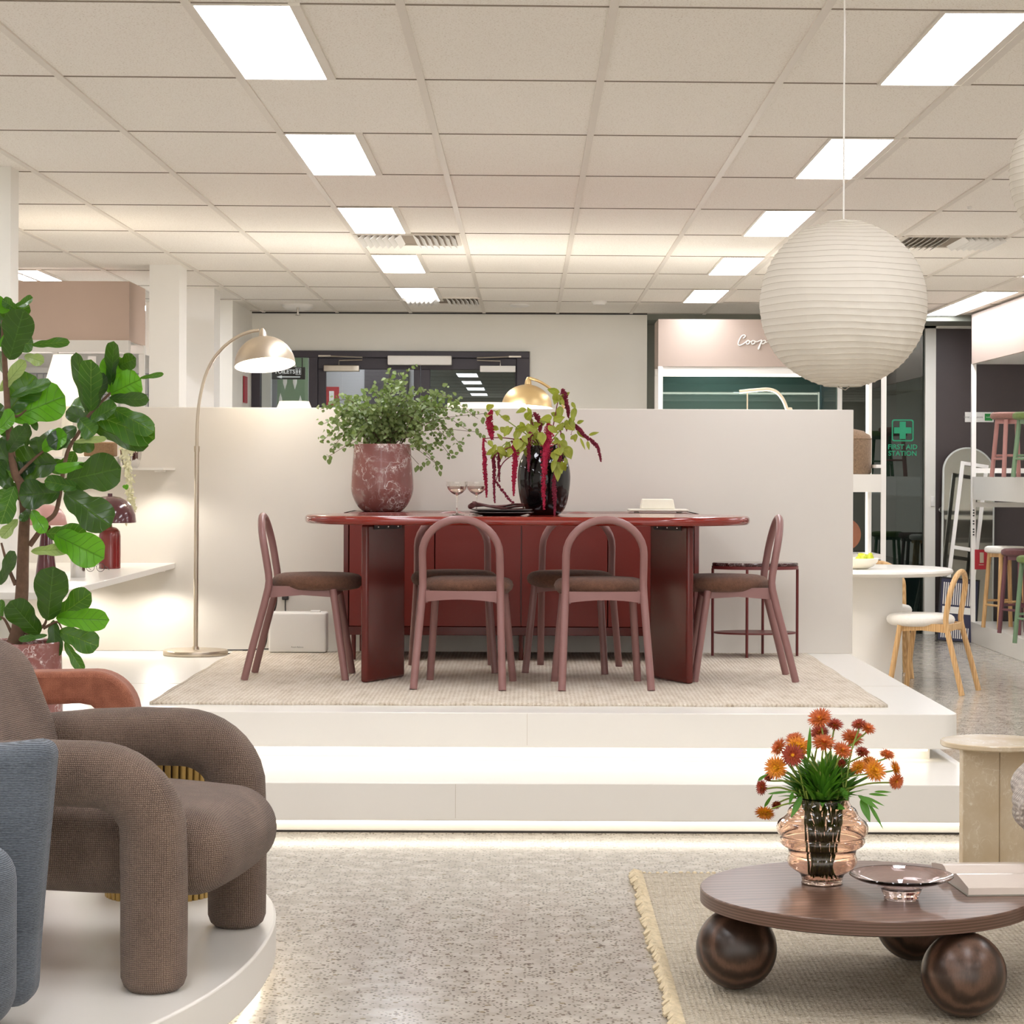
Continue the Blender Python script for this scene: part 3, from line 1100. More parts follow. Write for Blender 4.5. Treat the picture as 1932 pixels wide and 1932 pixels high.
# half-round console table
cs = thing('console_table', 'small half-moon side table with dark marble top and thin dark red legs beside the sideboard', 'side table', (1.195, 11.69, PL))
MB().lathe([(0, .485), (.222, .485), (.226, .489), (.226, .498), (.222, .502), (0, .502)], 40, sy=.62).build('marble_top', 'dark_marble', cs)
MB().lathe([(.215, .468), (.228, .468), (.228, .485), (.215, .485), (.215, .468)], 40, sy=.62).build('top_ring', 'dark_red_metal', cs)
MB().lathe([(0, .13), (.215, .13), (.217, .135), (.215, .139), (0, .139)], 40, sy=.62).build('lower_shelf', 'dark_red_metal', cs)
for x, y in ((-.222, 0), (.222, 0), (-.055, -.136), (.055, .132)):
    zz = .012 if True else 0
    MB().tube([(x, y, zz), (x, y, .47)], .0075, 8).build('leg', 'dark_red_metal', cs)

# white air purifier against the partition
ap = thing('air_purifier', 'white box-shaped appliance on the floor under the left end chair', 'appliance', (-1.215, 11.83, RZ))
MB().rbox((0, 0, .107), (.305, .13, .212), .012).build('housing', 'white_metal', ap)
MB().rbox((.09, -.01, .2165), (.052, .045, .01), .002).build('control_panel', 'sign_white', ap)
text('Room Balance', 'maker_mark', 'letter_grey', (0, -.0655, .03), .011, ap, ext=.0002)
ad = thing('power_adapter', 'black power adapter plugged into the partition above the white appliance', 'adapter', (-1.303, 11.985, .69))
MB().rbox((0, 0, 0), (.036, .03, .062), .006).build('adapter_body', 'black_plastic', ad)
MB().tube([(0, 0, -.028), (0, -.004, -.07), (.004, -.03, -.0925)], .0035, 8).build('lead', 'black_plastic', ad)
pg = thing('power_plug', 'black plug with a lead running down the partition behind the left end chair', 'plug', (-1.345, 11.985, .703))
MB().lathe([(0, -.03), (.014, -.03), (.016, -.012), (.016, .0149), (0, .0149)], 16, tf=Matrix.Rotation(R(-90), 4, 'X')).build('plug_body', 'black_plastic', pg)
MB().tube(smoothpath([(0, -.03, 0), (-.006, -.034, -.08), (-.045, -.03, -.18), (-.06, -.03, -.28), (-.1, -.04, -.3075), (-.3, -.1, -.3075), (-.34, -.16, -.3075)], 8), .0035, 8).build('lead', 'black_plastic', pg)

# ================================================================== FLOOR LAMPS
def arc_lamp(label, group, d, pole, foot, brass, rim, rr, hh, down, lit, foot_r=.17):
    base = P(*foot, d)
    base.z = PL if lit else 0
    t_ = thing('arc_floor_lamp', label, 'floor lamp', base, 0, group)
    pts = [P(x, y, d) for x, y in pole]
    MB().lathe([(0, 0), (foot_r - .002, 0), (foot_r, .004), (foot_r, .022), (foot_r - .004, .027), (.02, .029), (.016, .045), (0, .045)], 48).build('base', brass, t_)
    n0 = 2
    MB().tube([Vector((base.x, base.y, base.z + .02)), pts[0]], .0125, 14).build('pole', brass, t_, world=True)
    MB().tube([pts[0] - Vector((0, 0, .018)), pts[0] + Vector((0, 0, .012))], .0155, 14).build('collar', brass, t_, world=True)
    MB().tube(smoothpath(pts, 6), .0085, 12).build('arm', brass, t_, world=True)
    ap_ = pts[-1]
    dn_ = Vector(down).normalized()
    z = Vector((0, 0, 1))
    rot = z.rotation_difference(-dn_).to_matrix().to_4x4()
    c = Vector(P(*rim, d))
    prof = []
    for i in range(15):
        a = math.pi / 2 * i / 14
        prof.append((rr * math.cos(a) if i < 14 else .022, hh * math.sin(a)))
    outer = prof + [(.02, hh + .012), (.016, hh + .03), (.008, hh + .045), (0, hh + .047)]
    MB().lathe(outer, 48, c, rot).build('shade', brass, t_, world=True)
    MB().lathe([(rr * .995, 0)] + [(p_[0] * .985, p_[1] * .985 + .001) for p_ in prof[1:]] + [(0, hh * .985)], 48, c, rot).build('shade_lining', 'shade_white', t_, world=True)
    b = c - dn_ * hh * .45
    MB().ball(b, .03, 16).build('bulb', 'bulb', t_, world=True)
    MB().tube([b - dn_ * .02, c - dn_ * hh * .97], .014, 10).build('socket', 'white_metal', t_, world=True)
    if True:
        lamp('bulb_light', 'POINT', b + dn_ * .05 - base, 4.5 if lit else 45, (1, .9, .74), t_, shadow_soft_size=.035)  # gold lamp: strong fill added in its shade to bounce off the floor
    return t_


arc_lamp('pale brass arc floor lamp, lit, standing on the platform left of the dining table', 'arc floor lamps', 11.75,
         [(371.5, 846), (372, 805), (375, 765), (382, 728), (391, 700), (404, 676), (424, 653), (449, 635), (472, 626), (489, 623)],
         (369, 1236), 'brass_pale', (500, 689), .16, .155, (.10, -.2, -1), True)
arc_lamp('gold arc floor lamp with added fill light, standing behind the partition over the black vase', 'arc floor lamps', 13.3,
         [(1078, 860), (1074, 810), (1066, 775), (1054, 750), (1038, 733), (1018, 720), (999, 713)],
         (1078, 1320), 'brass_gold', (994, 768), .151, .135, (-.05, -.05, -1), False)


def pole_lamp(name, label, px, py, d, r0, r1, h, ripple=None, mat_='glow_shade'):
    c = P(px, py, d)
    t_ = thing(name, label, 'lamp', (c.x, d, 0))
    MB().lathe([(0, 0), (.14, 0), (.14, .02), (.02, .03), (0, .03)], 32).build('base', 'white_metal', t_)
    MB().tube([(0, 0, .02), (0, 0, c.z - h * .4)], .011, 10).build('pole', 'white_metal', t_)
    MB().lathe([(r0 - .004, c.z - h), (r0, c.z - h), (r1, c.z), (r1 - .004, c.z), (r0 - .004, c.z - h)], 48, ripple=ripple).build('shade', mat_, t_)
    MB().ball((0, 0, c.z - h * .35), .03, 14).build('bulb', 'bulb', t_)
    lamp('bulb_light', 'POINT', (0, 0, c.z - .02), 18, (1, .95, .88), t_, shadow_soft_size=.04)


pole_lamp('pleated_lamp', 'glowing scalloped lampshade just showing over the partition left of the leafy vase', 555, 757, 12.6, .125, .08, .12, lambda a, z: .05 * math.cos(a * 12))
pole_lamp('drum_lamp', 'wide cream drum lampshade just showing over the partition behind the black vase', 918, 761, 13.0, .24, .228, .22)
tl = thing('bent_tube_lamp', 'cream bent-tube lamp showing over the partition below the pale sign panel', 'lamp', (P(1487, 790, 13.2).x + .03, 13.2, 0))
MB().lathe([(0, 0), (.13, 0), (.13, .02), (0, .025)], 32).build('base', 'cream_paint', tl)
MB().tube(smoothpath([Vector((tl.location.x, 13.2, .02)), P(1497, 830, 13.2), P(1484, 770, 13.2), P(1470, 744, 13.2), P(1452, 735, 13.2), P(1425, 736, 13.2), P(1395, 739, 13.2)], 6), .0105, 12).build('tube', 'cream_paint', tl, world=True)
MB().tube([P(1410, 741, 13.2), P(1410, 800, 13.2)], .004, 8).build('drop_stem', 'cream_paint', tl, world=True)
MB().ball(P(1410, 806, 13.2), .055, 20).build('globe', 'glow_shade', tl, world=True)  # hidden globe; glow and point light added to brighten the back wall
lamp('globe_fill', 'POINT', P(1410, 790, 13.2) + Vector((0, .09, 0)) - tl.location, 20, (1, .96, .9), tl, shadow_soft_size=.05)

# ================================================================== PAPER LANTERNS
def lantern(label, c, Rr):
    t_ = thing('paper_lantern', label, 'lantern', c, 0, 'round paper lanterns')
    prof = []
    NR, K = 33, 5
    a0, a1 = R(13), R(167)
    for i in range(NR * K + 1):
        a = a0 + (a1 - a0) * i / (NR * K)
        f_ = (i % K) / K
        rr = Rr * (1 - .0045 * math.sin(math.pi * f_))
        prof.append((rr * math.sin(a), -rr * math.cos(a) * 1.0))
    # the paper panels sag a little differently all round and the ribs are not quite level
    sh = MB().lathe(prof, 96)
    for p_ in sh.v:
        a = math.atan2(p_.y, p_.x)
        k_ = 1 + .004 * math.sin(8 * a + 1) * (1 - abs(p_.z) / Rr) + .0025 * math.sin(23 * a + p_.z * 90)
        p_.x *= k_
        p_.y *= k_
        p_.z += .0018 * math.sin(a * 2 + p_.z * 11) + .0012 * math.sin(a * 5 + p_.z * 31)
    sh.build('shade', 'rice_paper', t_, auto=False)
    rb, sm_ = MB(), MB()
    for i in range(NR + 1):
        row = [sh.v[i * K * 96 + q] * 1.0015 for q in range(96)]
        rb.tube(row, .0007, 4, closed=True)
    rb.build('wire_ribs', 'rib_wire', t_)
    for k_ in range(8):
        col = int(96 * k_ / 8) + 3
        o_ = len(sm_.v)
        for i in range(NR * K + 1):
            for q in (-2, -1, 0):
                sm_.v.append(sh.v[i * 96 + (col + q) % 96] * 1.0012)
        for i in range(NR * K):
            for q in (0, 1):
                a_ = o_ + i * 3 + q
                sm_.f.append((a_, a_ + 1, a_ + 4, a_ + 3))
    sm_.build('paper_seams', 'rice_paper', t_, auto=False)
    rt, zt = Rr * math.sin(a0), Rr * math.cos(a0)
    MB().tube([(rt * math.cos(q), rt * math.sin(q), -zt) for q in [2 * math.pi * i / 32 for i in range(32)]], .0028, 6, closed=True).build('bottom_ring', 'rice_paper', t_)
    MB().tube([(rt * math.cos(q), rt * math.sin(q), zt) for q in [2 * math.pi * i / 32 for i in range(32)]], .0028, 6, closed=True).build('top_ring', 'rice_paper', t_)
    wr = MB()
    wr.tube([(-rt * .5, 0, -zt * .8), (-.012, -.01, -zt - .006), (.004, -.014, -zt - .012), (.014, -.01, -zt - .005), (rt * .4, 0, -zt * .8)], .0016, 6)
    wr.tube([(-rt, 0, zt), (0, 0, zt + .01), (rt, 0, zt)], .0016, 6)
    wr.build('wire_frame', 'steel', t_)
    MB().tube([(0, 0, zt + .01), (0, 0, CZ - c[2])], .0024, 8).build('cord', 'white_metal', t_)
    MB().lathe([(0, 0), (.03, 0), (.03, .02), (0, .02)], 24, (0, 0, CZ - c[2] - .02)).build('ceiling_rose', 'white_metal', t_)


lantern('large round white paper lantern hanging at the right over the platform', P(1591, 574, 5.8), .2172)
lantern('paper lantern cut off by the right edge of the picture', P(2063, 326, 5.6), .208)

# ================================================================== LOUNGE CHAIRS ON THE PLINTH
def lounge_chair(name, label, cloth, loc, rz, rr=.077):
    """+x is the way it faces; origin between the front legs at plinth height"""
    t_ = thing(name, label, 'armchair', loc, rz, 'upholstered lounge chairs')
    hw = .368
    for s_ in (-1, 1):
        y = s_ * hw
        pa = [(0, y, .0), (0, y, .012), (0, y, .03), (0, y, .12), (0, y, .25), (-.002, y, .33)]
        pa += [(-.15 + .148 * math.cos(a), y, .36 + .133 * math.sin(a)) for a in [math.pi / 2 * i / 9 for i in range(1, 10)]]
        pa += [(-.26, y * .995, .494), (-.38, y * .985, .488), (-.50, y * .96, .476), (-.60, y * .9, .455), (-.70, y * .78, .42)]
        rl = [rr * .72, rr * .9, rr * .985, rr, rr, rr] + [rr] * 14
        MB().tube(pa, rl[:len(pa)], 24).build('arm', cloth, t_)
        MB().tube([(-.62, s_ * .27, 0), (-.62, s_ * .27, .012), (-.62, s_ * .27, .03), (-.62, s_ * .27, .25)], [.05, .064, .07, .07], 20).build('leg', cloth, t_)

    def seat_fn(p_):
        # crown, rolled nose and a slightly sunk back edge
        f_ = (p_.x + .42) / .84
        k_ = max(0, min(1, p_.z / .2 + .5))
        z = p_.z + .02 * math.cos(p_.y * 3.6) * k_ - max(0, f_ - .6) ** 1.3 * (.09 * k_ - .035 * (1 - k_)) + .02 * (.4 - f_) * (1 - k_)
        x = p_.x + (.035 * math.cos(p_.y * 4.2) * max(0, f_ - .5) * 2)
        return (x, p_.y, z)
    MB().rbox((-.285, 0, .293), (.82, .585, .205), .098, 8, seat_fn, 8).build('seat', cloth, t_)

    def back_fn(p_):
        z = p_.z + .30
        x = p_.x - .35 * z + .09 * (p_.y / .34) ** 2 * .6 - .05 * z * z
        y = p_.y * (1 - .16 * max(0, z) ** 2)
        return (x, y, p_.z)
    MB().rbox((-.48, 0, .49), (.19, .70, .54), .085, 8, back_fn, 6).build('backrest', cloth, t_)
    return t_


mid = (P(290, 1868, 5.13) + P(447, 1745, 5.86)) / 2
lounge_chair('lounge_chair', 'brown woven armchair with tubular arms, nearest whole chair on the white plinth', 'brown_fabric', (mid.x, mid.y, .15), R(-7.5))

# the rust armchair behind it has a squarer arm
rc = thing('lounge_chair', 'rust velvet armchair behind the brown one, mostly hidden', 'armchair', (-1.62, 6.98, .15), 0, 'upholstered lounge chairs')
for yy in (.03,):
    def sq(p_):
        return p_
    pr = [(.34, 0), (.405, 0), (.408, .42)] + [(.30 + .115 * math.cos(a), .455 + .115 * math.sin(a)) for a in [math.pi / 2 * i / 8 for i in range(9)]]
    pr = [(.28, 0), (.395, 0), (.40, .43)] + [(.26 + .14 * math.cos(a), .43 + .14 * math.sin(a)) for a in [math.pi / 2 * i / 10 for i in range(1, 11)]] + [(-.1, .563), (-.35, .54), (-.35, .43), (-.1, .452), (.22, .468), (.255, .462), (.275, .445), (.283, .42)]
    MB().prism([(x, z) for x, z in pr], -.06, .06, Matrix.Translation((0, yy, 0)) @ Matrix.Rotation(R(90), 4, 'X')).build('arm', 'rust_fabric', rc, bevel=(.018, 3))
MB().rbox((-.04, -.33, .27), (.62, .58, .2), .07).build('seat', 'rust_fabric', rc)
MB().rbox((-.42, -.27, .42), (.2, .72, .5), .08).build('backrest', 'rust_fabric', rc)
for y_ in (-.5, -.05):
    MB().tube([(-.38, y_, 0), (-.38, y_, .25)], .05, 16).build('leg', 'rust_fabric', rc)

# fluted brass drum table between the chairs
ft = thing('drum_table', 'round fluted brass drum side table behind the brown armchair', 'side table', (-1.035, 6.30, .15))
NS = 44
dr_ = MB().lathe([(0, 0), (.142, 0), (.142, .379), (0, .379)], 48)
dr_.build('drum', 'soil', ft)
sl = MB()
for k_ in range(NS):
    a = 2 * math.pi * k_ / NS
    sl.prism(rrect(-.0085, .0085, -.008, .008, .004, 3), 0, .4, Matrix.Rotation(a, 4, 'Z') @ Matrix.Translation((0, -.147, 0)))
sl.build('fluted_sides', 'brass_slat', ft)
MB().lathe([(0, .4), (.158, .4), (.162, .404), (.158, .412), (0, .412)], 48).build('tabletop', 'brass_slat', ft)

# the blue-grey armchair cut off by the left edge
bc = thing('lounge_chair', 'slate blue armchair cut off by the left edge of the picture', 'armchair', (-1.25, 4.65, .15), 0, 'upholstered lounge chairs')


def bcush(p_):
    # the cushion's top corners pull out into points, its sides are flat with a seam
    tz = max(0, p_.z / .28)
    e = (abs(p_.x) / .24) ** 6 * tz ** 4
    return (p_.x + .012 * math.copysign(1, p_.x) * e + .018 * math.sin(p_.z * 5), p_.y, p_.z + .012 * e - .018 * (1 - (abs(p_.x) / .3)) * tz ** 3 * (1 - e))


MB().rbox((-.01, .12, .335), (.46, .13, .57), .045, 8, bcush, 5).build('back_cushion', 'blue_fabric', bc, world=False)
MB().rbox((-.08, -.21, .265), (.62, .17, .37), .075, 8, None, 5).build('arm', 'blue_fabric', bc)
MB().rbox((-.2, -.02, .2), (.62, .3, .22), .05).build('seat', 'blue_fabric', bc)
for x, y in ((.10, -.02), (-.4, -.18), (-.4, .06)):
    MB().tube([(x, y, 0), (x, y, .14)], [.015, .02], 12).build('leg', 'oak', bc)

# ================================================================== COFFEE TABLE
ct = thing('coffee_table', 'round walnut coffee table on three wooden balls, on the jute rug', 'coffee table', (.885, 5.81, .014))
MB().lathe([(0, .207), (.412, .207), (.43, .213), (.43, .246), (0, .246)], 128).build('table_edge', 'walnut_edge', ct)
MB().lathe([(0, .246), (.4295, .246), (.4275, .2485), (0, .2487)], 128).build('tabletop', 'walnut', ct)
for px, d_ in (((1393), 5.75), ((1822), 5.46), ((1727), 6.10)):
    x = (px - VX) * d_ / F - .885
    MB().ball((x, d_ - 5.81, .1045), .1045, 48).build('ball_leg', 'walnut_dark', ct)
CTZ = .014 + .2487

# peach glass vase
VZ = CTZ
k_ = 2.9e-4
prof = [(0, 0), (172, 4), (182, 22), (188, 50), (205, 88), (262, 128), (300, 160), (316, 196), (316, 232), (306, 262), (308, 300), (322, 322), (365, 350), (388, 384), (384, 414), (378, 430), (402, 452), (416, 492), (414, 530), (396, 564), (355, 594), (330, 622), (318, 652), (300, 682), (268, 708), (248, 738), (240, 766), (246, 782)]
prof = [(a * k_, b * k_) for a, b in prof]
prof = [(p_.x, p_.y) for p_ in smoothpath([(a, b, 0) for a, b in prof], 4)]
inner = [(max(0, a - .005), max(b, .012)) for a, b in reversed(prof)]
vs_ = thing('glass_vase', 'ribbed peach glass vase of orange flowers on the coffee table', 'vase', (.782, 5.885, VZ))
MB().lathe(prof + [(prof[-1][0] - .0025, prof[-1][1] + .002)] + inner[:-1] + [(0, .012)], 64).build('vase_body', 'glass_peach', vs_)
# rose glass bowl
gb = thing('glass_bowl', 'wide rose glass bowl on a small foot on the coffee table', 'bowl', (P(1698, 1690, 5.69).x, 5.67, CTZ))
bp = [(0, 0), (.04, 0), (.043, .003), (.046, .012), (.05, .02), (.052, .026), (.06, .033), (.085, .041), (.112, .05), (.128, .058), (.132, .061)]
bi = [(.131, .0635), (.126, .0615), (.11, .0545), (.084, .0455), (.056, .0375), (.046, .032), (.03, .028), (0, .027)]
MB().lathe([(p_.x, p_.y) for p_ in smoothpath([(a, b, 0) for a, b in bp], 3)] + bi, 64).build('bowl_body', 'glass_rose', gb)
# open book
bk = thing('open_book', 'open book with pale pages lying on the coffee table behind the glass bowl', 'book', (1.13, 5.705, CTZ), R(4))


def page_block(s_):
    m = MB()
    NU, NV = 14, 2
    top_, bot = [], []
    for i in range(NU + 1):
        u = i / NU
        z = .006 + .034 * math.sin(min(1, u * 2.6) * math.pi / 2) - .020 * u ** 1.5
        for j in (0, 1):
            m.v.append(Vector((.005 + j * .24, .195 + s_ * (.003 + u * .185), z)))
            m.v.append(Vector((.005 + j * .24, .195 + s_ * (.003 + u * .185), .003)))
    for i in range(NU):
        a = i * 4
        m.f += [(a, a + 2, a + 6, a + 4), (a + 1, a + 5, a + 7, a + 3), (a, a + 4, a + 5, a + 1), (a + 2, a + 3, a + 7, a + 6)]
    m.f += [(0, 1, 3, 2), (NU * 4, NU * 4 + 2, NU * 4 + 3, NU * 4 + 1)]
    return m


for s_ in (-1, 1):
    page_block(s_).build('page_block', 'page', bk)
MB().box(0, .25, 0, .39, 0, .003).build('cover', 'base_grey', bk, smooth=False)

# travertine side table and the throw at the right edge
st = thing('stone_side_table', 'round travertine side table on crossed stone slabs at the right edge', 'side table', (1.487, 7.08, 0))
MB().lathe([(0, .482), (.166, .482), (.17, .486), (.17, .497), (.167, .5), (0, .5)], 64).build('tabletop', 'travertine', st)
lg = MB().box(-.125, .125, -.012, .012, 0, .482)
mt = Matrix.Rotation(R(-24), 4, 'Z')
lg2 = MB()
lg2.prism([(-.125, -.014), (0, -.014), (0, .014), (-.125, .014)], 0, .482, Matrix.Translation((0, -.05, 0)) @ Matrix.Rotation(R(14), 4, 'Z'))
lg2.build('slab_leg', 'travertine', st, smooth=False, bevel=(.003, 2))
lg3 = MB()
lg3.prism([(0, -.014), (.13, -.014), (.13, .014), (0, .014)], 0, .482, Matrix.Translation((.0, -.05, 0)) @ Matrix.Rotation(R(28), 4, 'Z'))
lg3.build('slab_leg', 'travertine', st, smooth=False, bevel=(.003, 2))
sf = thing('sofa', 'sofa arm just outside the right edge carrying the knitted throw', 'sofa', (1.45, 6.2, 0))
MB().rbox((.21, 0, .36), (.28, .7, .56), .08).build('arm', 'brown_fabric', sf)
MB().box(.14, .34, -.3, .3, 0, .09).build('base', 'soil', sf)
th = MB()
NT_, NW = 26, 10
for i in range(NT_ + 1):
    u = i / NT_
    for j in range(NW + 1):
        v = j / NW
        y = 5.93 + .36 * v + .012 * math.sin(u * 9 + v * 5)
        # over the arm's top and down its inner face
        if u < .35:
            x, z = 1.80 - u / .35 * .27, .65
        elif u < .5:
            a = (u - .35) / .15 * math.pi / 2
            x, z = 1.53 - .075 * math.sin(a), .575 + .075 * math.cos(a)
        else:
            t_ = (u - .5) / .5
            x, z = 1.455 - (.125 - .05 * v) * math.sin(math.pi * t_ ** .9 * .92), .575 - t_ * .27
        x -= .022 * math.sin(v * 14 + u * 3) * max(0, u - .4) + (.012 * math.sin(u * 34 + v * 4) if u > .55 else 0)
        th.v.append(Vector((x - .012, y, z + .012)))
for i in range(NT_):
    for j in range(NW):
        a = i * (NW + 1) + j
        th.f.append((a, a + 1, a + NW + 2, a + NW + 1))
tag(th.build('knitted_throw', 'knit', None, solid=.014, sub=1), 'chunky beige knitted throw hanging at the right edge', 'throw')
# ================================================================== ON THE TABLE AND SIDEBOARD
TZ = 1.15
mv = thing('marble_vase', 'dark pink marbled vase full of small-leaved branches on the sideboard', 'vase', (P(721, 966, 11.6).x, 11.6, 1.143))
pv = [(0, 0), (.085, 0), (.105, .006), (.128, .03), (.148, .065), (.1605, .105), (.1615, .15), (.158, .21), (.153, .27), (.149, .325), (.147, .349), (.142, .352), (.139, .345), (.139, .32), (0, .32)]
MB().lathe([(p_.x, p_.y) for p_ in smoothpath([(a, b, 0) for a, b in pv[:11]], 3)] + pv[11:], 64).build('vase_body', 'rosso_marble', mv)
bv = thing('black_vase', 'large glossy black faceted vase with trailing red flowers on the dining table', 'vase', (P(1026, 968, 10.42).x, 10.42, TZ))
pv = [(0, 0), (.055, 0), (.075, .004), (.098, .03), (.113, .075), (.122, .13), (.125, .18), (.12, .225), (.108, .265), (.09, .30), (.078, .318), (.072, .325), (.066, .318), (.075, .29), (.075, .28), (0, .26)]
MB().lathe([(p_.x, p_.y) for p_ in smoothpath([(a, b, 0) for a, b in pv[:12]], 3)] + pv[12:], 72, ripple=lambda a, z: .018 * abs(math.sin(a * 5)) - .012).build('vase_body', 'lens_black', bv, auto=False)
for i, (px, lb) in enumerate(((862, 'left one of two stemmed coupe glasses on the dining table'), (899, 'right one of two stemmed coupe glasses, nearer the red flowers'))):
    d = 10.28 + .12 * i
    g_o = thing('coupe_glass', lb, 'glass', (P(px, 970, d).x, d, TZ), 0, 'coupe glasses')
    gp = [(0, 0), (.034, 0), (.035, .002), (.02, .004), (.005, .009), (.0038, .03), (.0036, .085), (.006, .092), (.025, .103), (.042, .12), (.0485, .138), (.0475, .155), (.0465, .155), (.0472, .138), (.041, .1215), (.024, .1055), (0, .097)]
    MB().lathe(gp, 40).build('glass_body', 'glass_clear', g_o)
    MB().lathe([(0, .0985), (.0235, .1068), (.0400, .1225), (.0452, .134), (0, .134)], 40).build('drink', 'drink', g_o)
for i in range(2):
    pz = thing('dinner_plate', ('lower dark plate under the brown napkin on the dining table' if i == 0 else 'upper dark plate directly under the folded brown napkin'), 'plate', (P(947, 970, 10.22).x, 10.22, TZ + .0115 * i), 0, 'stacked dark plates')
    MB().lathe([(0, 0), (.085, 0), (.115, .008), (.147 - .006 * i, .015), (.146 - .006 * i, .019), (.113, .012), (.084, .0065), (0, .006)], 48).build('plate_body', 'plate_dark', pz)
npk = MB()
for lay_ in range(4):
    for i in range(25):
        u = i / 24
        for j in range(5):
            v = j / 4 - .5
            z = .0035 * lay_ + .008 * math.sin(u * 5 + lay_) + .012 * (1 - u) ** 2 + .004 * math.sin(v * 9 + u * 7)
            npk.v.append(Vector((-.135 + .235 * u, (.085 - .006 * lay_) * v + .01 * math.sin(u * 4), z)))
for lay_ in range(4):
    for i in range(24):
        for j in range(4):
            a = lay_ * 125 + i * 5 + j
            npk.f.append((a, a + 1, a + 6, a + 5))
npk.tube([(-.135 + .01 * math.sin(k_), -.045 + .09 * k_ / 8, .014 + .006 * math.sin(k_)) for k_ in range(9)], .013, 10)
nk = npk.build('napkin', 'napkin', None, solid=.003)
nk.location = (P(947, 970, 10.22).x, 10.22, TZ + .033)
tag(nk, 'folded dark brown cloth napkin lying on the stacked dark plates', 'napkin')
pt = thing('serving_platter', 'thin cream stone platter under the cream dome-shaped dish on the sideboard', 'platter', (P(1241, 964, 11.55).x, 11.55, 1.143))
MB().rbox((0, 0, .014), (.308, .2, .012), .006).box(-.12, -.1, -.06, .06, 0, .01).box(.1, .12, -.06, .06, 0, .01).build('platter_body', 'cream_marble', pt)
bx = thing('butter_dish', 'cream tapered lidded dish standing on the cream platter on the sideboard', 'dish', (P(1240, 950, 11.55).x, 11.55, 1.1632))
MB().add([(-.09, -.05, 0), (.09, -.05, 0), (.09, .05, 0), (-.09, .05, 0), (-.08, -.042, .052), (.08, -.042, .052), (.08, .042, .052), (-.08, .042, .052)],
         [(0, 3, 2, 1), (4, 5, 6, 7), (0, 1, 5, 4), (1, 2, 6, 5), (2, 3, 7, 6), (3, 0, 4, 7)]).build('lid', 'cream_ceramic', bx, bevel=(.005, 3))

# small-leaved branches in the marble vase
mb_f, mb_s = MB(), MB()
mouth = Vector((mv.location.x, 11.6, 1.143 + .335))
ends = [(604, 772), (610, 800), (608, 832), (622, 848), (640, 822), (655, 795), (680, 772), (682, 748), (706, 728), (736, 702), (772, 696), (766, 728), (802, 736), (836, 742), (845, 768), (872, 770), (902, 790), (884, 812), (872, 842), (852, 862), (822, 872), (792, 842), (720, 768), (750, 760), (782, 790), (700, 800), (664, 832), (738, 846), (632, 792), (690, 842), (650, 842), (806, 806), (760, 815), (715, 812), (830, 790), (740, 735), (786, 762), (670, 800), (640, 772), (812, 850), (845, 826)]
rnd_ = random.Random(3)
for (ex, ey) in ends:
    d = 11.6 + rnd_.uniform(-.2, .17)
    e = P(ex, ey, d)
    s0 = mouth + Vector((rnd_.uniform(-.08, .08), rnd_.uniform(-.06, .06), -.02))
    mid_ = (s0 + e) / 2 + Vector((0, 0, .05 + .10 * abs(ex - 722) / 120 * (1 if ey > 770 else .4)))
    path = smoothpath([s0, mid_, e], 10)
    mb_s.tube(path, lerp_r(.0028, .0011, len(path)), 5)
    L = len(path)
    for i in range(5, L):
        for k_ in range(5 if i < L - 4 else 3):
            c = path[i] + Vector((rnd_.gauss(0, .016), rnd_.gauss(0, .02), rnd_.gauss(0, .016)))
            sz = rnd_.uniform(.018, .032)
            dv = Vector((rnd_.uniform(-1, 1), rnd_.uniform(-1, .6), rnd_.uniform(-.9, .7))).normalized() * sz
            mb_f.leaf(c, c + dv, (rnd_.uniform(-.7, .7), -1, rnd_.uniform(-.2, 1.2)), sz * .95, 'heart', .1, .12, 0, 4, 2)
for (ex, ey) in ((905, 815), (915, 780), (618, 862), (700, 880), (828, 878), (790, 876)):
    c = P(ex, ey, 11.5)
    for k_ in range(4):
        q = c + Vector((rnd_.gauss(0, .012), rnd_.gauss(0, .012), rnd_.gauss(0, .016)))
        mb_f.leaf(q, q + Vector((rnd_.uniform(-.01, .01), 0, -.03)), (rnd_.uniform(-.5, .5), -1, .3), .026, 'heart', .1, .12, 0, 4, 2)
    p0 = mouth.lerp(c, .5) + Vector((0, 0, .05))
    mb_s.tube(smoothpath([mouth, p0, c], 6), .0013, 5)
br = thing('leafy_branches', 'bunch of small round-leaved green branches standing in the marbled vase', 'plant', mouth)
mb_f.build('foliage', 'leaf_small', br, world=True, auto=False)
mb_s.build('branches', 'twig', br, world=True)

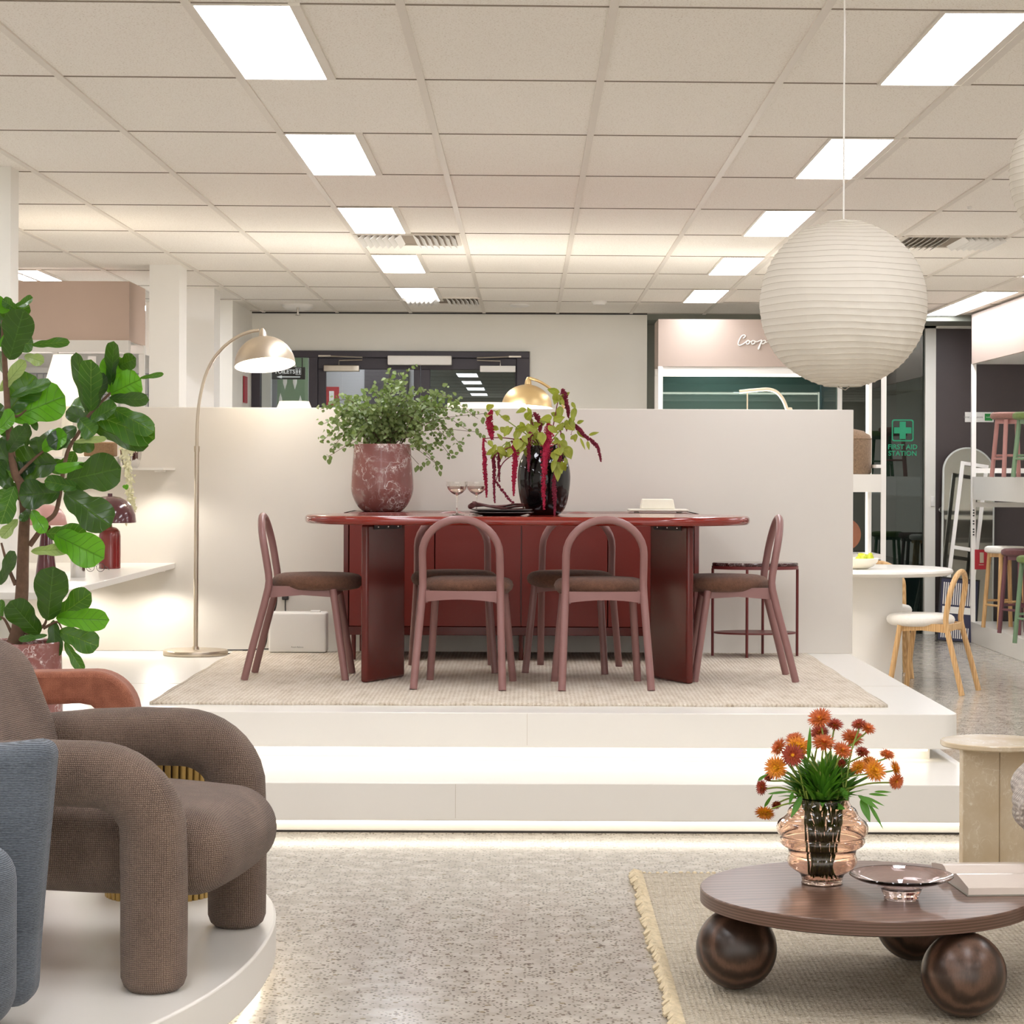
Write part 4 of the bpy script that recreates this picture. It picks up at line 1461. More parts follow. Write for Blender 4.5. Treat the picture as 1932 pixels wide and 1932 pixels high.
# amaranth stems in the black vase
Z4 = lambda x, y, d=10.42: P(840 + x / 4.025, 560 + y / 4.025, d)
am = [
    ([(720, 1130), (640, 1060), (540, 990), (450, 925), (380, 868), (350, 868)], [(352, 870), (338, 910), (336, 970), (345, 1020), (356, 1072)], [9, 27, 33, 29, 9], 10.36, 'tassel_red', 'short thick tassel hanging highest at the left of the black vase'),
    ([(720, 1135), (620, 1100), (480, 1075), (380, 1070), (300, 1078)], [(292, 1090), (290, 1140), (300, 1220), (300, 1300), (308, 1400), (315, 1510)], [6, 8, 20, 17, 15, 5], 10.36, 'tassel_red', 'long thin tassel hanging farthest left, above the coupe glasses'),
    ([(720, 1140), (600, 1120), (470, 1150), (390, 1190)], [(365, 1215), (372, 1300), (370, 1400), (375, 1552)], [12, 15, 12, 4], 10.32, 'tassel_dark', 'thin dark tassel hanging to just over the napkin'),
    ([(720, 1140), (600, 1080), (470, 1110), (420, 1150)], [(412, 1165), (408, 1240), (410, 1390)], [12, 13, 5], 10.34, 'tassel_dark', 'short tassel between the two thin left ones'),
    ([(720, 1135), (640, 1080), (560, 1090)], [(530, 1130), (535, 1180), (528, 1300), (522, 1400), (520, 1500)], [14, 33, 25, 16, 6], 10.28, 'tassel_red', 'full tassel hanging along the left side of the black vase'),
    ([(720, 1130), (680, 1070), (650, 1030)], [(640, 1045), (636, 1120), (634, 1200), (632, 1312)], [10, 15, 14, 6], 10.27, 'tassel_dark', 'narrow dark tassel over the upper left front of the black vase'),
    ([(740, 1130), (760, 1050), (780, 960)], [(788, 975), (785, 1050), (772, 1130), (762, 1220), (752, 1350), (748, 1480), (750, 1600)], [18, 46, 50, 40, 22, 18, 6], 10.25, 'tassel_red', 'longest bright crimson tassel down the front of the black vase'),
    ([(800, 1140), (860, 1120), (875, 1180)], [(868, 1220), (845, 1310), (825, 1400), (830, 1480), (832, 1560), (830, 1650)], [12, 14, 14, 19, 12, 5], 10.26, 'tassel_dark', 'tassel with a leaf hanging low at right on the vase front'),
    ([(770, 1140), (815, 1000), (835, 900), (855, 800), (880, 725)], [(890, 712), (905, 730), (915, 790), (930, 850), (935, 905)], [10, 22, 22, 20, 6], 10.46, 'tassel_dark', 'tassel nodding from the tallest stem in the black vase'),
    ([(780, 1140), (850, 1040), (920, 970), (965, 965)], [(975, 970), (1020, 1010), (1060, 1055), (1120, 1100), (1160, 1150), (1182, 1240)], [10, 14, 9, 10, 10, 6], 10.44, 'tassel_dark', 'thin spray reaching farthest right from the black vase'),
    ([(730, 1130), (690, 1020), (650, 930), (665, 895)], [(682, 890), (705, 925), (720, 970), (718, 1020)], [14, 20, 20, 8], 10.46, 'tassel_dark', 'short arching tassel over the middle of the black vase'),
    ([(700, 1140), (560, 1180), (440, 1260), (385, 1400)], [(390, 1412), (430, 1465), (470, 1520), (520, 1568)], [2, 3, 3, 2], 10.34, 'tassel_dark', 'bare thin sprig drooping down to the napkin'),
]
for i, (stem, tas, rad, d, tm, lb) in enumerate(am):
    sp_ = [Z4(x, y, 10.42 + (d - 10.42) * min(1, k_ / 2)) for k_, (x, y) in enumerate(stem)]
    tp = [Z4(x, y, d) for x, y in tas]
    root = thing('amaranth_stem', 'trailing red amaranth: ' + lb, 'flower', Vector((bv.location.x, 10.42, TZ + .30)), 0, 'amaranth stems in the black vase')
    spp = smoothpath(sp_ + [tp[0]], 6)
    MB().tube(spp, lerp_r(.0032, .0018, len(spp)), 6).build('stem', 'stem_red' if i % 3 else 'stem_green', root, world=True)
    m = MB()
    tpp = smoothpath(tp, 8)
    sc_r = 10.4 / F / 4.025
    for a, q in enumerate(tpp):
        u = a / (len(tpp) - 1) * (len(rad) - 1)
        lo = min(int(u), len(rad) - 2)
        rr = (rad[lo] + (rad[lo + 1] - rad[lo]) * (u - lo)) * sc_r
        for b in range(14 if i != 11 else 4):
            an = rnd_.uniform(0, 6.28)
            rad_ = rr * rnd_.uniform(.3, .95)
            m.blob(q + Vector((math.cos(an) * rad_, math.sin(an) * rad_, rnd_.uniform(-.008, .008))), rnd_.uniform(.0025, .0048))
    m.tube(tpp, [max(.002, .5 * (rad[min(int(a / (len(tpp) - 1) * (len(rad) - 1)), len(rad) - 1)]) * sc_r) for a in range(len(tpp))], 8)
    for b in range(0 if i in (0, 8, 11) else 6):
        q = spp[rnd_.randrange(5, len(spp))] + Vector((rnd_.gauss(0, .003), -.003, rnd_.gauss(0, .003)))
        dx = rnd_.uniform(-.5, .5)
        for e in range(rnd_.randrange(12, 26)):
            m.blob(q + Vector((dx * e * .0022 + rnd_.gauss(0, .0015), rnd_.gauss(0, .0015), -e * .0022 + .012 * math.sin(e * .13))), rnd_.uniform(.0018, .0032))
    m.build('tassel', tm, root, world=True, smooth=False)
    lf = MB()
    nleaf = 0 if i == 11 else 7
    for b in range(nleaf):
        q = spp[rnd_.randrange(2, len(spp) - 2)]
        c = q + Vector((rnd_.gauss(0, .022), rnd_.gauss(0, .02), rnd_.gauss(0, .022)))
        if c.z < TZ + .3 and abs(c.x - bv.location.x) < .11 and c.y > 10.3:
            c.y = 10.28
        sz = rnd_.uniform(.035, .062)
        lf.leaf(c, c + Vector((rnd_.uniform(-.7, .7), rnd_.uniform(-.4, .2), rnd_.uniform(-1, .5))).normalized() * sz, (rnd_.uniform(-.8, .8), -1, rnd_.uniform(-.3, .8)), sz * .55, 'lance', .2, .15, .05, 6, 2)
    extra = {7: [((850, 1250), (856, 1400), 62), ((835, 1230), (812, 1330), 44), ((865, 1260), (888, 1340), 44)], 9: [((930, 1130), (955, 1230), 60), ((1090, 1050), (1165, 1028), 26), ((1080, 1095), (1092, 1160), 26), ((990, 1040), (985, 1100), 40), ((1025, 1070), (1062, 1160), 20), ((1000, 960), (1050, 940), 30)],
             8: [((860, 740), (828, 815), 60), ((870, 830), (875, 920), 60), ((985, 840), (965, 940), 50), ((850, 900), (870, 960), 80), ((960, 800), (990, 850), 30), ((775, 900), (790, 950), 34), ((925, 960), (980, 1010), 90), ((860, 970), (890, 1010), 80), ((895, 1080), (905, 1180), 60)],
             10: [((610, 930), (655, 880), 70), ((630, 960), (645, 1060), 60), ((690, 1010), (700, 1130), 60)], 0: [((560, 1010), (530, 1090), 60), ((480, 980), (450, 1060), 50), ((460, 905), (490, 930), 30)],
             4: [((560, 1080), (540, 1160), 80), ((500, 1150), (480, 1210), 50), ((590, 1100), (570, 1180), 60)], 6: [((730, 1030), (740, 1120), 70), ((830, 1170), (840, 1250), 70), ((850, 1150), (880, 1200), 80)], 2: [((380, 1120), (365, 1180), 40), ((330, 1090), (360, 1140), 40)]}.get(i, [])
    for a, b, w_ in extra:
        lf.leaf(Z4(*a, d - .02), Z4(*b, d - .05), (rnd_.uniform(-.3, .3), -1, .2), w_ * sc_r, 'lance', .1, .12, .05, 8, 4)
    if lf.v:
        lf.build('leaves', 'leaf_yellow', root, world=True, auto=False)

# ================================================================== STRAWFLOWERS ON THE COFFEE TABLE
Z5 = lambda x, y, d=5.885: P(1380 + x / 4.83, 1320 + y / 4.83, d)
fl = [(805, 172, 100, (-.35, -.55, .75), 'bract_orange', 'topmost orange bloom', 0), (940, 228, 74, (.1, -.4, .9), 'bract_red', 'dark red bloom just right below the topmost one', .03),
      (802, 300, 80, (-.2, -.5, .8), 'bract_red', 'dark red bloom straight below the topmost one', .05), (1160, 225, 62, (-.3, -.4, .85), 'bract_red', 'left bloom of the tall pair at upper right', .0),
      (1240, 262, 68, (.25, -.45, .85), 'bract_orange', 'right bloom of the tall pair at upper right', -.01), (1102, 350, 95, (.2, -.5, .85), 'bract_orange', 'rust bloom below the tall pair', .03),
      (840, 392, 98, (0, -.45, .9), 'bract_orange', 'wide pale orange bloom in the middle', -.03), (1012, 462, 82, (.3, -.6, .75), 'bract_orange', 'orange bloom right of the wide middle one', -.04),
      (432, 435, 84, (-.8, -.3, .5), 'bract_orange', 'orange bloom facing left in the upper left bunch', .02), (572, 358, 78, (-.3, -.3, .9), 'bract_orange', 'uppermost bloom of the left bunch', .05),
      (605, 425, 104, (.1, -.6, .8), 'bract_gold', 'yellow-hearted bloom in the left bunch', .0), (558, 508, 92, (-.1, -.85, .4), 'bract_red', 'red bloom below the yellow-hearted one at left', -.05),
      (405, 622, 92, (-.35, -.9, .15), 'bract_gold', 'large yellow-eyed bloom at left, facing the camera', -.04), (1192, 480, 66, (.1, -.4, .9), 'bract_red', 'small dark bloom in the right middle', .05),
      (1418, 500, 66, (.25, -.4, .85), 'bract_orange', 'orange bloom at the right edge, uppermost', .02), (1160, 618, 76, (-.4, -.5, .75), 'bract_gold', 'orange-yellow bloom left of the large yellow-eyed one at right', .0),
      (1258, 562, 62, (.1, -.4, .9), 'bract_gold', 'yellow bloom half hidden behind the right yellow-eyed one', .05), (1305, 645, 96, (.35, -.8, .5), 'bract_gold', 'large yellow-eyed bloom at right with a red underside', -.04),
      (1490, 628, 76, (.9, -.3, .3), 'bract_gold', 'bloom facing right at the right edge', .02), (1502, 746, 66, (.4, -.85, -.1), 'bract_orange', 'lowest bloom at the right edge', -.02),
      (277, 800, 66, (-.85, -.4, .1), 'bract_red', 'bloom facing left at the far left', .0), (305, 1030, 82, (-.2, -.6, -.75), 'bract_gold', 'lowest bloom, nodding down at the far left', -.03),
      (402, 950, 46, (.2, -.7, -.4), 'bract_red', 'small closed bud above the lowest bloom', .0), (1000, 585, 44, (.1, -.8, .4), 'bract_red', 'small dark bud in the centre of the leaves', -.02),
      (345, 715, 48, (-.4, -.5, .6), 'bract_red', 'small dark bud under the left yellow-eyed bloom', .02)]
neck = Vector((vs_.location.x, 5.885, VZ + .2))
k5 = 5.885 / F / 4.83
for (x, y, rp, fc, mt_, lb, dz) in fl:
    c = Z5(x, y, 5.885 + dz)
    fv = Vector(fc).normalized()
    rr = rp * k5 * 1.22
    root = thing('strawflower', 'strawflower in the peach vase: ' + lb, 'flower', c, 0, 'strawflowers in the peach vase')
    hd = MB()
    a_ = fv.orthogonal().normalized()
    b_ = fv.cross(a_)
    bud_ = rp < 50
    for ring, (n_, el, ln) in enumerate(((22, -.35, .85), (24, .0, 1.0), (22, .3, .95), (18, .65, .75), (12, 1.0, .55))):
        for q in range(n_):
            an = 2 * math.pi * (q + rnd_.random() * .5) / n_
            out = a_ * math.cos(an) + b_ * math.sin(an)
            e_ = el + rnd_.uniform(-.12, .12) + (.6 if bud_ else 0)
            dv = out * math.cos(e_) + fv * math.sin(e_)
            st_ = out * rr * .22 * (1 - ring * .15)
            nv = fv * math.cos(e_) - out * math.sin(e_)
            hd.leaf(st_, st_ + dv * rr * ln * .85, nv, rr * .17, 'lance', -.08, .2, 0, 4, 2)
    hd.build('petals', mt_, root, auto=False)
    ey = MB()
    if mt_ == 'bract_gold':
        for q in range(70):
            u = math.sqrt(rnd_.random()) * rr * .42
            an = rnd_.uniform(0, 6.28)
            ey.blob((a_ * math.cos(an) + b_ * math.sin(an)) * u + fv * rr * (.22 - .12 * (u / rr)), rr * .06)
    rot = Vector((0, 0, 1)).rotation_difference(fv).to_matrix().to_4x4()
    ey.lathe([(0, -.18 * rr), (.16 * rr, -.12 * rr), (.2 * rr, 0), (.14 * rr, .1 * rr), (0, .12 * rr)], 14, tf=rot)
    ey.build('flower_centre', 'flower_eye', root, smooth=False)
    nn = neck + Vector((rnd_.uniform(-.05, .05), rnd_.uniform(-.04, .04), 0))
    bt = Vector((neck.x + rnd_.uniform(-.032, .032), neck.y + rnd_.uniform(-.03, .03), VZ + .02))
    p1 = nn.lerp(c, .55) + Vector((0, 0, .02))
    sp_ = smoothpath([bt, nn, p1, c - fv * rr * .3 - Vector((0, 0, .004)), c - fv * rr * .12], 6)
    MB().tube([q - c for q in sp_], lerp_r(.003, .0019, len(sp_)), 6).build('stem', 'stem_green', root)
lv, lw = MB(), MB()
for i in range(300):
    an = rnd_.uniform(0, 6.28)
    h = rnd_.random()
    b0 = neck + Vector((math.cos(an) * .045 * rnd_.random(), math.sin(an) * .045 * rnd_.random(), .0 + .055 * h))
    lean = rnd_.uniform(.15, 1.05) if h < .6 else rnd_.uniform(.1, .7)
    L = rnd_.uniform(.055, .112)
    tp = b0 + Vector((math.cos(an) * math.sin(lean), math.sin(an) * math.sin(lean), math.cos(lean))) * L
    lv.leaf(b0, tp, Vector((-math.cos(an) * .4, -math.sin(an) * .4 - .3, 1)), rnd_.uniform(.011, .02), 'lance', rnd_.uniform(.05, .5), .2, .05, 7, 2)
for a, b, w_ in (((1180, 900), (1265, 1110), 75), ((1240, 930), (1385, 1170), 34), ((640, 880), (545, 1070), 60), ((560, 840), (530, 950), 36), ((1150, 870), (1340, 990), 50), ((1250, 860), (1420, 870), 26), ((1300, 840), (1450, 838), 24), ((700, 560), (720, 260), 40), ((1200, 880), (1390, 960), 26), ((330, 860), (560, 830), 24), ((1000, 800), (1060, 910), 60), ((900, 960), (1030, 990), 70), ((300, 980), (370, 870), 30), ((240, 740), (320, 680), 30)):
    lv.leaf(Z5(*a, 5.84), Z5(*b, 5.80), (0, -1, .4), w_ * k5, 'lance', .1, .15, .05, 8, 2)
for i in range(16):
    an = rnd_.uniform(0, 6.28)
    bt = Vector((neck.x + rnd_.uniform(-.04, .04), neck.y + rnd_.uniform(-.035, .035), VZ + .018))
    nn = neck + Vector((math.cos(an) * .05, math.sin(an) * .05, 0))
    lw.tube(smoothpath([bt, bt.lerp(nn, .5) + Vector((rnd_.uniform(-.01, .01), 0, 0)), nn, nn + Vector((math.cos(an) * .02, math.sin(an) * .02, .05))], 4), .0024, 5)
lf_o = thing('flower_foliage', 'dense green lance-shaped leaves around the strawflower stems in the peach vase', 'foliage', neck)
lv.build('leaves', 'leaf_bouquet', lf_o, world=True, auto=False)
lw.build('stems', 'stem_green', lf_o, world=True)

# ================================================================== FIDDLE-LEAF FIG
Z1 = lambda x, y, d=8.62: P(x / 4.025, 480 + y / 4.025, d)
Z2 = lambda x, y, d=8.62: P(x / 4.025, 900 + y / 4.025, d)
pot_c = P(28, 1340, 8.62)
pp = thing('plant_pot', 'tall dark pink marbled planter on the lower platform step at left', 'plant pot', (pot_c.x, 8.62, .19))
pv = [(0, 0), (.12, 0), (.14, .006), (.165, .05), (.178, .12), (.182, .2), (.181, .3), (.179, .4), (.177, .492), (.172, .496), (.166, .49), (.166, .46), (0, .46)]
MB().lathe([(p_.x, p_.y) for p_ in smoothpath([(a, b, 0) for a, b in pv[:9]], 3)] + pv[9:], 64).build('pot_body', 'rosso_marble', pp)
MB().lathe([(0, .462), (.165, .462), (.12, .47), (0, .474)], 40).build('soil', 'soil', pp)
fg = thing('fiddle_leaf_fig', 'tall fiddle-leaf fig with big glossy leaves in the marbled planter at left', 'plant', Z2(130, 1240))
wd = MB()
tr_ = smoothpath([Z2(110, 1260), Z2(140, 1150), Z2(165, 900), Z2(172, 700), Z2(180, 450), Z2(188, 250), Z2(160, 60), Z1(110, 1650), Z1(70, 1350), Z1(50, 1050), Z1(30, 700), Z1(25, 500)], 6)
wd.tube(tr_, lerp_r(.030, .008, len(tr_)), 14)
for pts, r0 in (([Z2(225, 520), Z2(290, 430), Z2(350, 340), Z2(430, 250), Z1(480, 1650), Z1(520, 1480), Z1(600, 1350), Z1(660, 1240), Z1(760, 1130), Z1(840, 1050)], .011),
                ([Z2(120, 820), Z2(80, 730), Z2(40, 610), Z2(10, 500)], .009), ([Z2(160, 1150), Z2(220, 1190), Z2(330, 1130), Z2(360, 1050)], .009), ([Z2(330, 1150), Z2(430, 1100), Z2(470, 1150)], .006),
                ([Z2(90, 1190), Z2(40, 1090), Z2(5, 1060)], .007), ([Z1(60, 1200), Z1(130, 1230), Z1(200, 1180)], .007), ([Z1(110, 1700), Z1(250, 1560), Z1(420, 1420)], .008), ([Z1(130, 1800), Z1(350, 1760), Z1(510, 1700)], .007)):
    q = smoothpath(pts, 5)
    wd.tube(q, lerp_r(r0, r0 * .45, len(q)), 8)
wd.build('trunk', 'bark', fg, world=True)
D_, M_, B_, L_ = 'leaf_dark', 'leaf_mid', 'leaf_bright', 'leaf_pale'
LV = [(Z1, 100, 420, 255, 330, 80, M_), (Z1, 70, 430, -80, 340, 130, B_), (Z1, 130, 420, 20, 345, 90, M_), (Z1, 10, 620, 60, 370, 160, D_), (Z1, 70, 800, 180, 420, 240, D_), (Z1, -5, 700, 225, 485, 120, B_), (Z1, 240, 690, 525, 655, 85, M_),
      (Z1, 185, 770, 325, 815, 95, L_), (Z1, 0, 1040, 190, 805, 110, L_), (Z1, 80, 1245, 490, 1070, 330, B_), (Z1, 60, 1200, 270, 925, 260, M_), (Z1, 80, 1080, 390, 970, 110, M_), (Z1, -30, 1360, 110, 1200, 140, B_), (Z1, 280, 1340, 215, 1185, 80, D_),
      (Z1, 200, 1460, 205, 1285, 95, D_), (Z1, 320, 1480, 500, 1370, 170, B_), (Z1, 665, 1195, 575, 745, 120, D_), (Z1, 690, 1190, 690, 800, 200, M_), (Z1, 700, 1190, 780, 900, 150, D_), (Z1, 840, 1000, 870, 655, 120, D_),
      (Z1, 830, 1055, 890, 770, 230, B_), (Z1, 835, 1060, 1065, 950, 220, B_), (Z1, 900, 850, 1030, 790, 130, D_), (Z1, 1060, 940, 1242, 908, 42, M_), (Z1, 830, 1090, 1115, 1105, 110, D_), (Z1, 720, 1220, 1165, 1390, 230, M_),
      (Z1, 860, 1170, 1140, 1330, 160, M_), (Z1, 690, 1260, 890, 1150, 150, M_), (Z1, 720, 1280, 500, 1190, 120, D_), (Z1, 600, 1250, 720, 1370, 160, M_), (Z1, 700, 1310, 1125, 1455, 150, D_), (Z1, 560, 1425, 800, 1395, 55, L_),
      (Z1, 580, 1310, 370, 1460, 150, D_), (Z1, 430, 1590, 95, 1600, 290, D_), (Z1, 650, 1590, 420, 1640, 100, B_), (Z1, 505, 1715, 925, 1620, 290, D_), (Z1, 455, 1810, 140, 1830, 230, D_), (Z1, 490, 1810, 850, 2070, 270, D_),
      (Z1, 110, 1640, -30, 1420, 170, D_), (Z1, 110, 1760, 5, 2030, 160, M_), (Z1, 60, 1500, 170, 1330, 130, D_), (Z1, 480, 1800, 640, 1760, 90, M_), (Z1, 30, 1560, -60, 1700, 150, D_),
      (Z2, 135, 320, 10, 460, 95, L_), (Z2, 240, 255, 335, 405, 115, B_), (Z2, 350, 430, 650, 430, 160, M_), (Z2, 415, 440, 790, 620, 260, B_), (Z2, 235, 565, 515, 545, 95, L_), (Z2, -5, 820, 110, 565, 105, D_),
      (Z2, 365, 1090, 405, 685, 260, D_), (Z2, 300, 1195, 80, 950, 210, D_), (Z2, 430, 1070, 690, 880, 190, M_), (Z2, 425, 1070, 810, 1090, 175, B_), (Z2, 445, 1170, 745, 1280, 190, M_), (Z2, 405, 1085, 425, 1372, 130, D_),
      (Z2, 490, 1255, 630, 1475, 90, M_), (Z2, 360, 1200, 140, 1238, 55, M_), (Z2, 5, 1090, 12, 930, 60, M_), (Z2, 600, 80, 330, 30, 120, M_), (Z2, 230, 240, 160, 330, 70, D_), (Z1, 930, 1760, 975, 1770, 40, B_)]
mbs = {k_: MB() for k_ in (D_, M_, B_, L_)}
for i in range(26):
    bx0, by0 = [(60, 1250), (40, 700), (90, 1550), (660, 1230), (120, 1750), (300, 1560), (30, 500), (540, 1450)][i % 8]
    an = rnd_.uniform(0, 6.28)
    ln = rnd_.uniform(150, 240)
    LV.append((Z1, bx0 + rnd_.uniform(-30, 30), by0 + rnd_.uniform(-60, 60), bx0 + ln * math.cos(an), by0 + ln * .8 * math.sin(an), rnd_.uniform(110, 170), [D_, D_, M_][i % 3], .16))
for (Z, bx_, by_, tx, ty, wd_, m_, *back) in LV:
    dd = rnd_.uniform(-.14, .1) + (back[0] if back else 0)
    b0 = Z(bx_, by_, 8.62 + dd * .3)
    t0 = Z(tx, ty, 8.62 + dd - .04)
    wm = wd_ * 1.06 * 8.62 / F / 4.025
    mbs[m_].leaf(b0, t0, (rnd_.uniform(-.35, .35), -1, rnd_.uniform(-.1, .55)), wm * 1.12, 'fiddle', rnd_.uniform(-.05, .12), rnd_.uniform(.05, .16), .045, 18, 8)
fo = MB()
slots = []
me_parts = []
for i, k_ in enumerate((D_, M_, B_, L_)):
    o = len(fo.v)
    nf = len(fo.f)
    for vi, uv_ in mbs[k_].uv.items():
        fo.uv[vi + o] = uv_
    fo.v += mbs[k_].v
    fo.f += [tuple(a + o for a in f_) for f_ in mbs[k_].f]
    slots += [i] * (len(fo.f) - nf)
fol = fo.build('foliage', [D_, M_, B_, L_], fg, world=True, auto=False)
for p_, i in zip(fol.data.polygons, slots):
    p_.material_index = i

# ================================================================== LEFT DISPLAY SHELVES
ds = thing('display_shelves', 'white display ledge and glass shelf above it at left, lit from under each', 'shelf', (-2.6, 10.5, 0))
MB().box(-3.4, -1.9, 8.99, YW, .826, .855).build('ledge', 'white_laminate', ds, world=True, bevel=(.002, 2))
MB().box(-3.4, -1.9, 11.6, YW, 1.355, 1.367).build('glass_shelf', 'white_laminate', ds, world=True, smooth=False)
MB().box(-3.4, -2.75, 9.06, YW, PL, .826).build('shelf_base', 'white_laminate', ds, world=True, smooth=False)
for z, x_, e_ in ((.824, -1.95, 8), (1.353, -1.95, 5), (.824, -2.4, 8), (1.353, -2.4, 5)):  # the pair further left is added to brighten the wall under the shelves
    pk = MB().lathe([(0, -.008), (.028, -.008), (.03, -.004), (.03, 0), (0, 0)], 24, (x_, 11.8, z)).build('spot_light', 'white_metal', ds, world=True)
    lamp('spot_beam', 'SPOT', (x_ + 2.6, 11.8 - 10.5, z - .02), e_, (1, .94, .85), ds, (R(-14), 0, 0), spot_size=R(165), spot_blend=.5, shadow_soft_size=.03)
zl = .855
d_ = 11.27
ml = thing('mushroom_lamp', 'glossy burgundy mushroom lamp with domed shade on the left ledge', 'table lamp', (P(207, 1070, d_).x, d_, zl))
MB().lathe([(0, 0), (.052, 0), (.055, .003), (.055, .165), (.05, .19), (.035, .205), (.012, .212), (.009, .24), (0, .24)], 40).build('body', 'burgundy_gloss', ml)
MB().lathe([(.13, .232), (.133, .235), (.128, .275), (.112, .315), (.085, .345), (.05, .362), (.012, .368), (.012, .38), (0, .381)], 48).build('shade', 'plum_gloss', ml)
MB().lathe([(.1285, .233), (.125, .272), (.11, .31), (.083, .34), (.048, .356), (0, .36)], 48).build('shade_lining', 'shade_white', ml)
cl = thing('cone_lamp', 'slender plum cone lamp with pink domed top on the left ledge', 'table lamp', (P(87, 1105, 9.45).x, 9.45, zl))
MB().lathe([(0, 0), (.05, 0), (.05, .004), (.02, .25), (.012, .27), (0, .27)], 32).build('body', 'plum_gloss', cl)
MB().lathe([(.085, .262), (.087, .266), (.08, .3), (.06, .33), (.03, .345), (0, .35), (0, .34), (.058, .325), (.078, .298), (.085, .262)], 32).build('shade', 'pink_gloss', cl)
cc = thing('chrome_cup', 'small polished chrome cylinder on the left ledge', 'cup', (P(147, 1087, 10.3).x, 10.3, zl))
MB().lathe([(0, 0), (.033, 0), (.034, .003), (.034, .085), (.031, .087), (.03, .02), (0, .018)], 32).build('cup_body', 'chrome', cc)
eg = thing('eyeglasses', 'thin wire eyeglasses lying on the left ledge by the burgundy lamp', 'glasses', (P(180, 1073, 10.9).x, 10.9, zl))
e_ = MB()
for s_ in (-1, 1):
    e_.tube([(.025 * s_ + .02 * math.cos(a), 0, .021 + .02 * math.sin(a)) for a in [2 * math.pi * i / 20 for i in range(20)]], .0012, 6, closed=True)
    e_.tube([(.045 * s_, 0, .025), (.047 * s_, .05, .02), (.045 * s_, .12, .004)], .0012, 6)
e_.tube([(-.005, 0, .025), (0, 0, .029), (.005, 0, .025)], .0012, 6)
e_.build('wire_frame', 'black_metal', eg)
zs = 1.367
wbx = thing('storage_drawers', 'low white paper-covered drawer box on the upper left shelf behind the fig', 'box', (P(163, 876, 11.75).x, 11.75, zs))
MB().box(-.18, .18, -.07, .07, 0, .058).build('box_body', 'white_laminate', wbx, bevel=(.003, 2))
for s_ in (-1, 1):
    o = MB().box(.09 * s_ - .085, .09 * s_ + .085, -.075, -.07, .006, .052).build('drawer', 'white_laminate', wbx, smooth=False)
wk = thing('woven_basket', 'brown woven box on the white drawer box behind the fig', 'basket', (P(190, 850, 11.75).x, 11.75, zs + .058))
MB().rbox((0, 0, .038), (.16, .1, .076), .008).build('basket_body', 'wicker', wk)
sp_o = thing('silver_pot', 'mirrored silver pot with a trailing pale flower on the upper left shelf', 'plant pot', (P(247, 876, 11.7).x, 11.7, zs))
MB().lathe([(0, 0), (.035, 0), (.042, .01), (.052, .05), (.056, .10), (.05, .102), (.046, .05), (0, .04)], 32, ripple=lambda a, z: .03 * math.cos(a * 9)).build('pot_body', 'chrome', sp_o)
tv = thing('trailing_flower', 'pale trailing flower spray hanging from the silver pot', 'plant', P(245, 842, 11.62))
m = MB()
tpp = smoothpath([P(250, 846, 11.66), P(240, 838, 11.58), P(238, 860, 11.56), P(243, 900, 11.56), P(247, 940, 11.56), P(247, 962, 11.56), P(240, 978, 11.56)], 10)
m.tube(tpp, .002, 5)
for q in tpp:
    for k_ in range(9):
        c = q + Vector((rnd_.gauss(0, .010), rnd_.gauss(0, .010), rnd_.gauss(0, .008)))
        m.leaf(c, c + Vector((rnd_.uniform(-.02, .02), rnd_.uniform(-.02, .005), rnd_.uniform(-.03, .01))), (rnd_.uniform(-.5, .5), -1, .3), .012, 'lance', .1, .1, 0, 4, 2)
m.build('flowers', 'pale_flower', tv, world=True, auto=False)
d_ = 11.35
wl = thing('cone_shade_lamp', 'table lamp with a big glowing white cone shade behind the fig at left', 'table lamp', (P(98, 800, d_).x, d_, 0))
wl.location.z = 1.367
wl.location.y = 11.72
zb = P(98, 768, 11.72).z - 1.367
MB().lathe([(.152, zb), (.072, zb + .275), (.070, zb + .275), (.149, zb)], 48).build('lamp_shade', 'glow_shade', wl)
MB().lathe([(0, 0), (.07, 0), (.07, .012), (.03, .03), (.02, .1), (.035, .17), (.02, zb + .02), (.008, zb + .1), (0, zb + .1)], 32).build('lamp_base', 'cream_ceramic', wl)
MB().ball((0, 0, zb + .13), .032, 14).build('bulb', 'bulb', wl)
lamp('bulb_light', 'POINT', (0, 0, zb + .22), 9, (1, .88, .72), wl, shadow_soft_size=.04)

# ================================================================== RACKS IN THE BACKGROUND
def rack(label, x0, x1, y0, y1, zh0, zh1, head, posts, beam=True):
    t_ = thing('display_rack', label, 'display rack', ((x0 + x1) / 2, (y0 + y1) / 2, 0), 0, 'white display racks with header panels')
    MB().box(x0, x1, y0, y0 + .02, zh0, zh1).box(x0, x0 + .02, y0 + .02, y1, zh0, zh1).box(x1 - .02, x1, y0 + .02, y1, zh0, zh1).build('header_panel', head, t_, world=True, smooth=False)
    for x, y in posts:
        MB().box(x, x + .036, y, y + .036, 0, zh0).build('post', 'white_metal', t_, world=True, smooth=False)
    if beam:
        MB().box(x0, x1, y0 + .02, y0 + .06, zh0 - .055, zh0).box(x0, x1, y1 - .06, y1 - .02, zh0 - .055, zh0).build('beam', 'white_metal', t_, world=True, smooth=False)
    return t_


